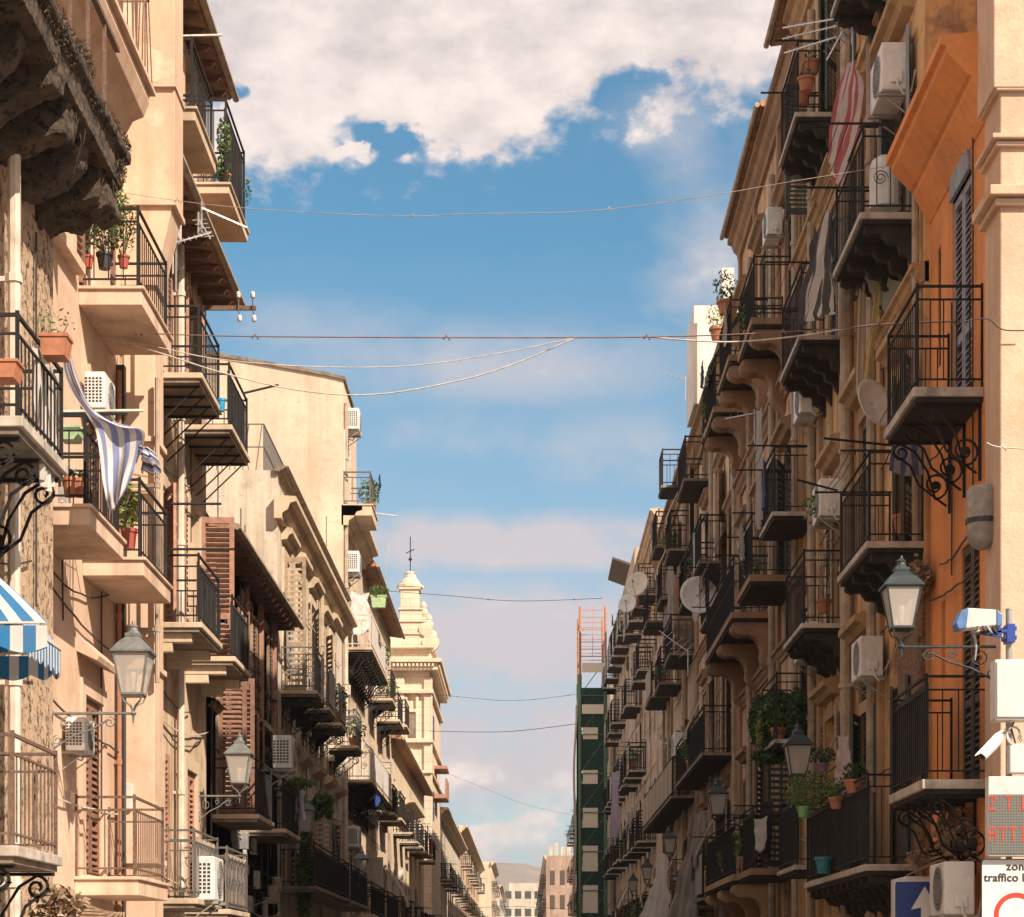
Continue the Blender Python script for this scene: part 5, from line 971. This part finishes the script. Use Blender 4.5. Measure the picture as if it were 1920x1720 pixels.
plant('dark_creeper', 'dead dark creeper on the rough stone pier, low on the right', 'creeper', [(at(1790,1560,22.4), (.2,.5,.28), 500), (at(1740,1610,23.6), (.25,.4,.1), 300)], DRY, .10, stems=[[at(1700,1600+14*k,24), at(1760,1590+8*k,23), at(1840,1565+16*k,21.8)] for k in range(4)])
# ============ WASHING AND CLOTHS
def spl(Pt, u):   # Catmull-Rom
    n = len(Pt)-1; x = u*n; i = min(int(x), n-1); t = x-i; g_ = lambda k: Pt[max(0, min(n, k))]
    p0, p1, p2, p3 = g_(i-1), g_(i), g_(i+1), g_(i+2); return .5*((2*p1)+(p2-p0)*t+(2*p0-5*p1+4*p2-p3)*t*t+(3*p1-p0-3*p2+p3)*t**3)
def sheet(rows, mat, lab, name='laundry', cat='washing', fold=.02, nf=5, nu=26, nv=22, seed=1, group='washing hung out over the street'):
    rd = random.Random(seed); ph = rd.uniform(0, 6); mb = MB(); A = (rows[0][-1]-rows[0][0]); B_ = rows[-1][0]-rows[0][0]; nrm = A.cross(B_).normalized() if A.cross(B_).length > 1e-6 else Vector((0,-1,0))
    def P(u, v):
        p = spl([spl(r_, v) for r_ in rows], u); q = Vector((v*5+ph, u*3, ph)); return p+nrm*fold*(.35*math.sin(u*31+v*17+ph)*noise.noise(q*3)+math.sin(v*nf*6.28+ph+1.5*noise.noise(q))*(.35+.9*u)+1.2*noise.noise(q*1.7))
    mb.grid(P, nu, nv); return mb.top(name, mat, lab, cat, rows[0][0], group, smooth=True)
def hang(p0, p1, drop, mat, lab, sx=.0, **k):
    p0 = Vector(p0); p1 = Vector(p1); m_ = (p0+p1)/2-Vector((0,0,.03)); dz = Vector((0,0,-drop)); q = (p1-p0)*sx
    return sheet([[p0, m_, p1], [p0+dz*.5+q*.4, m_+dz*.5, p1+dz*.5-q*.4], [p0+dz+q, m_+dz*1.04, p1+dz*.97-q]], mat, lab, **k)
BLW = cloth('blue_white_stripe', [(.72,.70,.68),(.24,.28,.50)], 4.5, 1, .35)
rows = [[(118,652),(123,650),(128,656),(132,664)],[(119,690),(128,696),(140,706),(152,722)],[(134,735),(150,745),(163,755),(176,772)],[(160,775),(178,780),(200,786),(224,800)],[(178,806),(205,800),(240,802),(268,806)],[(186,850),(212,846),(244,840),(270,834)],[(191,900),(212,894),(236,884),(258,866)],[(198,940),(212,932),(228,922),(246,898)],[(205,966),(214,952),(224,938),(238,908)]]
zz = [0,.15,.3,.5,.6,.55,.4,.3,.2]
sheet([[at(x, y, 18.6+zz[i]+.12*math.sin(j*2.1+i)) for j, (x, y) in enumerate(r_)] for i, r_ in enumerate(rows)], BLW, 'long blue and white striped beach towel blowing from the nearest left balcony', 'striped_towel', 'towel', fold=.018, nf=2.5, nu=50, nv=30)
sheet([[at(256,836,19.2), at(275,838,19.0), at(290,848,19.1)],[at(262,856,19.0), at(280,858,18.8), at(297,868,19.1)],[at(262,884,19.1), at(280,888,19.0), at(298,890,19.2)]], cloth('black_blue_stripe', [(.70,.69,.68),(.05,.05,.07),(.25,.29,.5)], 3.5, 0, .3), 'crumpled dark and white tail of cloth at the towel end over the pilaster', 'striped_cloth', 'cloth', fold=.03, nf=2, seed=4)
hang(at(64,640,15.8), at(112,700,16.9), 1.0, SHEETW, 'pale cloth hanging behind the bars of the nearest left balcony', .3, name='cloth', seed=3)
RW = cloth('red_white_stripe', [(.42,.10,.10),(.55,.48,.46)], 4.5, 1, .25); BW = cloth('black_white_stripe', [(.055,.055,.06),(.55,.50,.45)], 4.5, 1, .2)
sheet([[at(1588,120,26.4), at(1600,118,26.2), at(1612,140,26.0)],[at(1572,180,26.6), at(1592,190,26.2), at(1622,158,26)],[at(1560,240,26.8), at(1580,260,26.4), at(1606,262,26.0)],[at(1556,300,27), at(1562,330,26.6), at(1570,350,26.2)]], RW, 'red and white striped sheet hung high beside the big air conditioner', 'striped_sheet', 'sheet', fold=.03, nf=3, seed=5)
sheet([[at(1549,400,29.2), at(1556,395,29), at(1562,410,28.8)],[at(1527,450,29.4), at(1545,455,29), at(1561,470,28.8)],[at(1518,500,29.6), at(1542,510,29), at(1564,505,28.6)],[at(1506,560,29.8), at(1532,575,29.2), at(1572,560,28.6)],[at(1502,612,30), at(1530,600,29.2), at(1568,585,28.6)]], BW, 'black and white striped bedsheet draped over the rods, right side', 'striped_sheet', 'sheet', fold=.05, nf=3, seed=6)
CRMC = cloth('cream_cloth', [(.55,.43,.30)], tr=.3); YELC = cloth('yellow_cloth', [(.58,.47,.20)], tr=.3); GRNC = cloth('greygreen_cloth', [(.26,.28,.24)], tr=.2)
sheet([[at(1612,508,27), at(1618,505,27), at(1626,512,27)],[at(1609,600,27), at(1615,600,27), at(1624,600,27)],[at(1605,735,27.2), at(1613,750,27.2), at(1621,758,27.2)]], CRMC, 'narrow cream cloth hanging beside the yellow one, right side', 'laundry', fold=.02, nf=2, seed=7)
sheet([[at(1644,510,26.6), at(1648,515,26.6), at(1652,530,26.6)],[at(1632,610,26.7), at(1638,612,26.7), at(1645,615,26.7)],[at(1614,740,26.9), at(1622,756,26.9), at(1630,700,26.9)]], YELC, 'long mustard yellow cloth hanging beneath the dark balcony, right side', 'laundry', fold=.02, nf=1.5, seed=8)
sheet([[at(1590,500,27.2), at(1630,505,26.8), at(1690,530,26)],[at(1600,515,27.2), at(1640,540,26.8), at(1680,570,26.2)],[at(1616,530,27.2), at(1650,575,26.8), at(1672,600,26.4)]], GRNC, 'crumpled grey green cloth slung under the upper black balcony', 'laundry', fold=.05, nf=3, seed=9)
hang(at(1672,820,24.3), at(1726,826,24.1), .40, cloth('navy_grey_stripe', [(.05,.06,.14),(.22,.20,.20)], 3, 1), 'navy and grey striped towel under the curly balcony brackets', -.08, name='striped_towel', cat='towel', fold=.02, nf=2, seed=10)
hang(at(1572,1380,27.6), at(1590,1378,27.2), .62, cloth('lilac_cloth', [(.50,.42,.42)]), 'pale lilac cloth hanging above the potted plants, right side', -.25, seed=11, fold=.03, nf=2)
hang(at(1414,1536,36), at(1438,1530,35.5), .55, cloth('white_shade', [(.62,.58,.56)]), 'single white rag hanging over the dark lower balcony, right side', .2, seed=12)
hang(at(1428,1500,36.4), at(1448,1500,36.0), .95, cloth('black_cloth', [(.02,.02,.022)]), 'black cloth hanging behind the single white rag', .2, seed=13)
GRS = cloth('grey_curtain', [(.33,.29,.26),(.24,.21,.19)], 9, 1, .2)
sheet([[at(1298,1528,50), at(1308,1526,49.6), at(1322,1532,49)],[at(1284,1600,50.5), at(1302,1600,49.8), at(1322,1600,49)],[at(1262,1680,51), at(1290,1680,50), at(1312,1680,49)],[at(1246,1740,51), at(1284,1740,50), at(1306,1740,49)]], GRS, 'broad grey striped curtain slanting outward, lower right', 'balcony_curtain', 'curtain', fold=.07, nf=5, seed=14)
sheet([[at(1236,1600,57), at(1244,1600,56.5), at(1252,1604,56)],[at(1226,1660,57), at(1240,1660,56.5), at(1254,1660,56)],[at(1196,1740,57), at(1226,1740,56.5), at(1256,1740,56)]], SHEETW, 'white curtain spreading out below the low satellite dish', 'balcony_curtain', 'curtain', fold=.06, nf=4, seed=15)
hang(at(1148,1448,78), at(1158,1446,76), 2.4, cloth('lavender', [(.34,.30,.42)]), 'long lavender sheet beside the scaffold, right side', seed=16, fold=.06); hang(at(1248,1020,63), at(1262,1020,60), 2.6, GRS, 'grey striped sheet hanging at mid height left of the big dish', seed=17, fold=.07)
hang(at(556,1482,36.5), at(568,1480,36.3), .55, cloth('lilac_white', [(.58,.55,.64)]), 'pale lilac garment hanging in the shade by the vine', -.2, seed=18); hang(at(703,1440,56.5), at(711,1440,57.8), 1.0, cloth('royal_blue', [(.02,.08,.36)]), 'deep blue towel over the white lace balcony, left side', seed=19); hang(at(656,1108,54.8), at(690,1112,55.6), 1.1, cloth('white_sun', [(.74,.70,.64)]), 'white sheet glowing in the sun on the gabled house balcony', seed=20, fold=.06)
hang(at(1418,770,36), at(1428,765,35.6), 2.0, SHEETG, 'grey drape hanging among the carved consoles, right side', seed=21); hang(at(1300,1000,50), at(1312,990,49.5), 2.1, SHEETG, 'grey white drape on the balcony above the large dish', seed=22)
hang(at(1236,1652,58.6), at(1250,1655,58), .6, cloth('blue_rag', [(.02,.12,.34)]), 'small blue cloth by the low satellite dish', seed=23)
# small things on the balconies of the middle distance
crn = random.Random(77); GM = [('pale', cloth('garment_pale', [(.62,.58,.54)], tr=.3)), ('dark blue', cloth('garment_blue', [(.05,.08,.20)], tr=.2)), ('dull red', cloth('garment_red', [(.34,.08,.06)], tr=.2)), ('brown', cloth('garment_brown', [(.22,.15,.10)], tr=.2))]
PM = None; GMESH = {}
ROW = ['lowest','second','third','fourth','fifth','sixth','topmost']; CNT = {}
for (B_, y0_, y1_, z_, p_, H_) in sorted(BALS, key=lambda b: b[1]):
    if not (33 < y0_ < 92): continue
    sdn = 'right' if B_.side > 0 else 'left'; hs = B_.root.name.replace('_', ' ').split('.')[0]; zs_ = []
    for b in BALS:
        if b[0] is B_ and not any(abs(b[3]-q) < 1.1 for q in zs_): zs_.append(b[3])
    zs_.sort(); row = min(range(len(zs_)), key=lambda k: abs(zs_[k]-z_)); key = (hs, row); CNT[key] = CNT.get(key, 0)+1; where = '%s balcony, %s row, %s, %s side' % (['nearest','second','third','fourth','fifth','sixth','seventh'][min(CNT[key]-1, 6)], ROW[min(row, 6)], hs, sdn)
    if crn.random() < (.55 if B_.side > 0 else .3):
        cn_, cm_ = crn.choice(GM); u = crn.uniform(y0_+.2, y1_-.5); ln = crn.uniform(.35, .95); wd = crn.uniform(.3, .55); dd = p_+crn.choice([.06, .2])
        hang(B_.P(u, dd, z_+H_+.02), B_.P(u+wd, dd-crn.uniform(0, .1), z_+H_), ln, cm_, '%s garment outside %s' % (cn_, where), crn.uniform(-.1, .2), name='garment', cat='garment', group='garments pegged outside the balconies', seed=crn.randint(0, 99), nu=8, nv=8, fold=.03, nf=2)
    if crn.random() < .34:
        c = B_.P(crn.uniform(y0_+.2, y1_-.2), p_-.15, z_+.0)
        if PM is None:
            PM = empty('potted_plant', c, 'x', 'potted plant'); mb = MB(); mb.lathe(c, [(.09,0),(.13,.2),(.15,.2),(.15,.25),(.12,.24)], 10); mb.build('pot', TERRA, PM); mb = MB(); mb.leaves(c+Vector((0,0,.5)), (.25,.25,.32), 240, .09, crn); mb.build('foliage', LEAF, PM); o = PM
        else: o = dup(PM, c, crn.uniform(0, 6), scale=(crn.uniform(.8, 1.25),)*3)
        o['label'] = 'clay pot plant on '+where; o['group'] = 'small potted plants on the balconies'
# blue and white striped awning, rounded hood
aw = empty('striped_awning', (-4.45, 15.3, 3.9), 'blue and white striped hood awning with scalloped edge at the left picture edge', 'awning')
AWM = cloth('awning_stripe', [(.70,.70,.68),(.02,.20,.45)], 29, 0, .2); y0, y1, xo, zw = 14.72, 16.15, -3.62, 4.10
path = [(-4.45,y0)]+[(-4.45+(xo+.2+4.45)*k/4, y0) for k in (1,2,3,4)]+[(xo-.1,y0+.03),(xo-.03,y0+.1),(xo,y0+.2)]+[(xo,y0+.2+(y1-y0-.4)*k/8) for k in range(1,9)]+[(xo-.03,y1-.1),(xo-.1,y1-.03),(xo-.2,y1)]+[(-4.45+(xo-.2+4.45)*k/3,y1) for k in (2,1,0)]
def AP(u, v):
    x = u*(len(path)-1); i = min(int(x), len(path)-2); t_ = x-i; p = Vector((path[i][0]+(path[i+1][0]-path[i][0])*t_, path[i][1]+(path[i+1][1]-path[i][1])*t_, 0))
    a_ = v*math.pi/2; top = Vector((-4.43, min(max(p.y, y0+.35), y1-.35), 0)); k = math.cos(a_)**.9; k = (1-v)*.85+k*.15; q_ = top+(p-top)*k; q_.z = zw+.80*(.85*v+.15*math.sin(a_)); return q_
mb = MB(); mb.grid(AP, 88, 12); mb.build('canopy', AWM, aw, smooth=True)
mb = MB(); mb.grid(lambda u, v: AP(u, 0)+Vector((0,0,-.02-v*(.15+.045*abs(math.sin(u*math.pi*16))))), 128, 4); mb.build('valance', AWM, aw)
mb = MB(); mb.tube([AP(k/40, 0) for k in range(41)], .010, 5); mb.build('frame', FRAMEW, aw)
# ============ SCAFFOLD
SORG = simple('scaffold_orange', (.48,.22,.13), .6, 0, .2, 5); SGRN = simple('scaffold_green', (.10,.22,.13), .6, 0, .2, 5); NETG = leafmat('net_green', (.015,.055,.042), (.035,.12,.095), .35); DECK = simple('scaffold_deck', (.10,.09,.08), .8); PALEPN = simple('pale_panel', (.85,.78,.66), .8, 0, .1)
sf = empty('scaffold', (3.65, 110, 0), 'tall narrow scaffold, orange at the top and green netted below, on the right', 'scaffold'); ya, yb, xa, xb = 108.6, 112.5, 2.9, 4.25
for x in (xa, xb):
    for y in (ya, yb):
        mb = MB(); mb.tube([(x,y,17.3),(x,y,20.9)], .065, 6); mb.build('upper_post', SORG, sf); mb = MB(); mb.tube([(x,y,0),(x,y,17.3)], .09, 6); mb.build('lower_post', SGRN, sf)
z = 1.7; k = 0
while z < 20.9:
    m_ = SORG if z > 17 else SGRN
    mb = MB(); [mb.tube(q_, .035, 4) for q_ in ([(xa,ya,z),(xb,ya,z)],[(xa,yb,z),(xb,yb,z)],[(xa,ya,z),(xa,yb,z)])]; 
    if z > 17: [mb.tube([(xa,y_,z+j*.38),(xb,y_,z+j*.38)], .025, 4) for j in range(1,5) for y_ in (ya,yb) if z+j*.38 < 20.9]; [mb.tube([(x_,ya,z),(x_,yb,z+1.9)], .025, 4) for x_ in (xa,xb)]; mb.tube([((xa+xb)/2,ya,z),((xa+xb)/2,ya,min(20.9,z+2))], .02, 4)
    mb.build('ledger', m_, sf)
    if z < 17.5: mb = MB(); mb.box(xa,xb,ya+.1,yb,z-.06,z); mb.build('deck', DECK, sf); mb = MB(); mb.tube([(xa,ya+.05,z),(xb,ya+.05,z+1.9)], .03, 4); mb.build('brace', m_, sf)
    z += 2.07; k += 1
mb = MB(); wn_ = [(EYE+(VY-b_)/F*ya, EYE+(VY-a_)/F*ya) for a_, b_ in ((1660,1712),(1586,1634),(1515,1552),(1444,1470),(1364,1386))]
zc = 1.7
for (a_, b_) in wn_: mb.quad((xa,ya+.06,zc),(xb,ya+.06,zc),(xb,ya+.06,a_),(xa,ya+.06,a_)); mb.quad((3.85,ya+.06,a_),(xb,ya+.06,a_),(xb,ya+.06,b_),(3.85,ya+.06,b_)); zc = b_
mb.quad((xa,ya+.06,zc),(xb,ya+.06,zc),(xb,ya+.06,16.6),(xa,ya+.06,16.6)); mb.quad((xa-.04,ya,0),(xa-.04,yb,0),(xa-.04,yb,16.6),(xa-.04,ya,16.6)); mb.build('netting', NETG, sf, solid=.02)
for (a_, b_) in wn_: mb = MB(); mb.box(xa+.15,3.84,ya+.02,ya+.04,a_,b_); mb.build('pale_panel', PALEPN, sf)  # panels added in the netting gaps to stand in for brightness beyond
for a_, b_ in ((17.4,18.1),(15.2,15.9)): mb = MB(); mb.box(xa+.1,xb-.1,ya-.1,ya-.06,a_,a_+.5); mb.build('pale_panel', PALEPN, sf)
mb = MB(); mb.grid(lambda u, v: Vector((xa-.12-.30*math.sin(math.pi*min(1,u*1.05))*(.6+.4*math.sin(u*9))-.05*math.sin(v*12), ya+v*4.5, 1+u*15)), 30, 10); mb.build('dust_sheet', cloth('dust_sheet', [(.46,.38,.29)], tr=.2), sf)
# ============ WIRES ACROSS THE STREET
def wire(pts, Y, r, mat, lab, knots=0, slope=0):
    P_ = [at(x, y, Y+slope*i) for i, (x, y) in enumerate(pts)]; mb = MB(); n = 60; mb.tube([spl(P_, k/n) for k in range(n+1)], r, 5)
    for k in range(knots): c = spl(P_, (k+.6)/knots); mb.tube([c-Vector((.03,0,.02)), c+Vector((0,.01,.03)), c+Vector((.04,0,-.03))], r*1.6, 4)
    mb.top('overhead_cable', mat, lab, 'cable', P_[0], 'cables strung across the street', smooth=True)
wire([(-60,610),(0,613),(200,621),(412,630),(800,633),(1220,632),(1500,621),(1690,607),(1832,602)], 23, .0075, CABLER, 'rusty straight cable crossing the whole street at mid height', 9)
wire([(1220,632),(1290,638),(1380,641),(1500,630),(1640,609),(1790,603)], 23.2, .010, CABLEW, 'thicker pale rope looping below the rusty cable on the right'); wire([(160,623),(300,662),(420,700),(560,732),(700,740),(850,716),(960,684),(1080,633)], 23.1, .008, CABLEW, 'pale rope sagging lowest across the left half of the sky')
wire([(165,622),(300,652),(420,675),(600,688),(780,685),(950,660),(1080,633)], 23.3, .006, CABLEW, 'thin pale rope just above the lowest sagging rope'); wire([(-40,306),(0,315),(160,348),(300,372),(480,392),(740,405),(880,401),(1100,396),(1300,372),(1500,338),(1810,289)], 22, .0038, PIPE, 'highest thin pale wire crossing from the mossy balcony to the arched shutters', 5)
wire([(722,1108),(840,1117),(970,1127),(1130,1122)], 80, .011, CABLE, 'dark wire from the church side to the scaffold top', 3); wire([(826,1303),(960,1314),(1082,1302)], 100, .009, CABLE, 'faint wire below the one reaching the scaffold top', 4); wire([(805,1371),(950,1372),(1085,1357)], 90, .013, CABLE, 'faint wire at the height of the scaffold netting'); wire([(815,1440),(900,1475),(990,1510),(1083,1530)], 95, .005, CABLE, 'faintest wire sloping down toward the scaffold'); wire([(860,1705),(960,1700),(1080,1706)], 120, .012, CABLE, 'lowest wire just above the bottom edge between the far houses')
wire([(1800,604),(1850,598),(1880,618),(1925,620)], 20.6, .007, CABLE, 'dark cable end fixed to the cream corner at the right edge'); wire([(1850,830),(1870,838),(1925,842)], 20.4, .008, CABLEW, 'pale cable clamped around the cream corner', 1)
for k, (a_, b_) in enumerate((((300,560),(440,545)),)): pass
# rods reaching over the street from the houses
for pts, Y, lab in ((((1515,238),(1650,238)),27,'iron rod high on the right carrying the red striped sheet'),(((1545,822),(1680,836)),25.6,'slanting iron rod above the right balcony with the brown pot'),(((1495,900),(1570,920)),29,'short slanting iron rod left of the black railing'),(((115,772),(268,770)),19.9,'iron rod crossing the blue and white towel'),(((320,945),(415,945)),25.7,'dark iron rod sticking out above the pinkish shutters'),(((320,1030),(440,1030)),25.8,'grey iron rod in front of the pinkish shutters'),(((455,738),(522,722)),28.6,'iron rod pointing at the blank gable wall'),(((330,68),(416,66)),25.4,'pale rod sticking out from the topmost left balcony'),(((700,962),(746,968)),55,'white rod pointing at the sky from the gabled house')):
    mb = MB(); mb.tube([at(*pts[0],Y), at(*pts[1],Y+.2)], .016, 6); mb.top('clothes_rod', IRON if 'pale' not in lab and 'white' not in lab else CABLEW, lab, 'clothes rod', at(*pts[0],Y), 'clothes rods')
# ============ HILL AND AIR
mb = MB(); mb.grid(lambda u, v: Vector((-3000+6000*u, 1300+500*v, max(0, math.sin(math.pi*v))*(48+36*math.exp(-((u-.497)/.012)**2)+30*noise.noise(Vector((u*9,v*2,1)))+8*noise.noise(Vector((u*60,v*8,3))))-2)), 300, 10)
struct('hills', mb, simple('hill_scrub', (.20,.17,.14), .95, 0, .3, .02))
mb = MB(); mb.box(-3100, 3100, -60, 1900, -1.2, 125); hz = mb.build('haze', simple('tmp', (1,1,1))); hz['kind'] = 'stuff'
m = bpy.data.materials.new('haze'); m.use_nodes = True; t = m.node_tree; t.nodes.clear(); pv = t.nodes.new('ShaderNodeVolumePrincipled'); pv.inputs['Color'].default_value = (.92,.90,.94,1); pv.inputs['Density'].default_value = .00025; pv.inputs['Anisotropy'].default_value = .3
om = t.nodes.new('ShaderNodeOutputMaterial'); t.links.new(pv.outputs[0], om.inputs['Volume']); hz.data.materials[0] = m
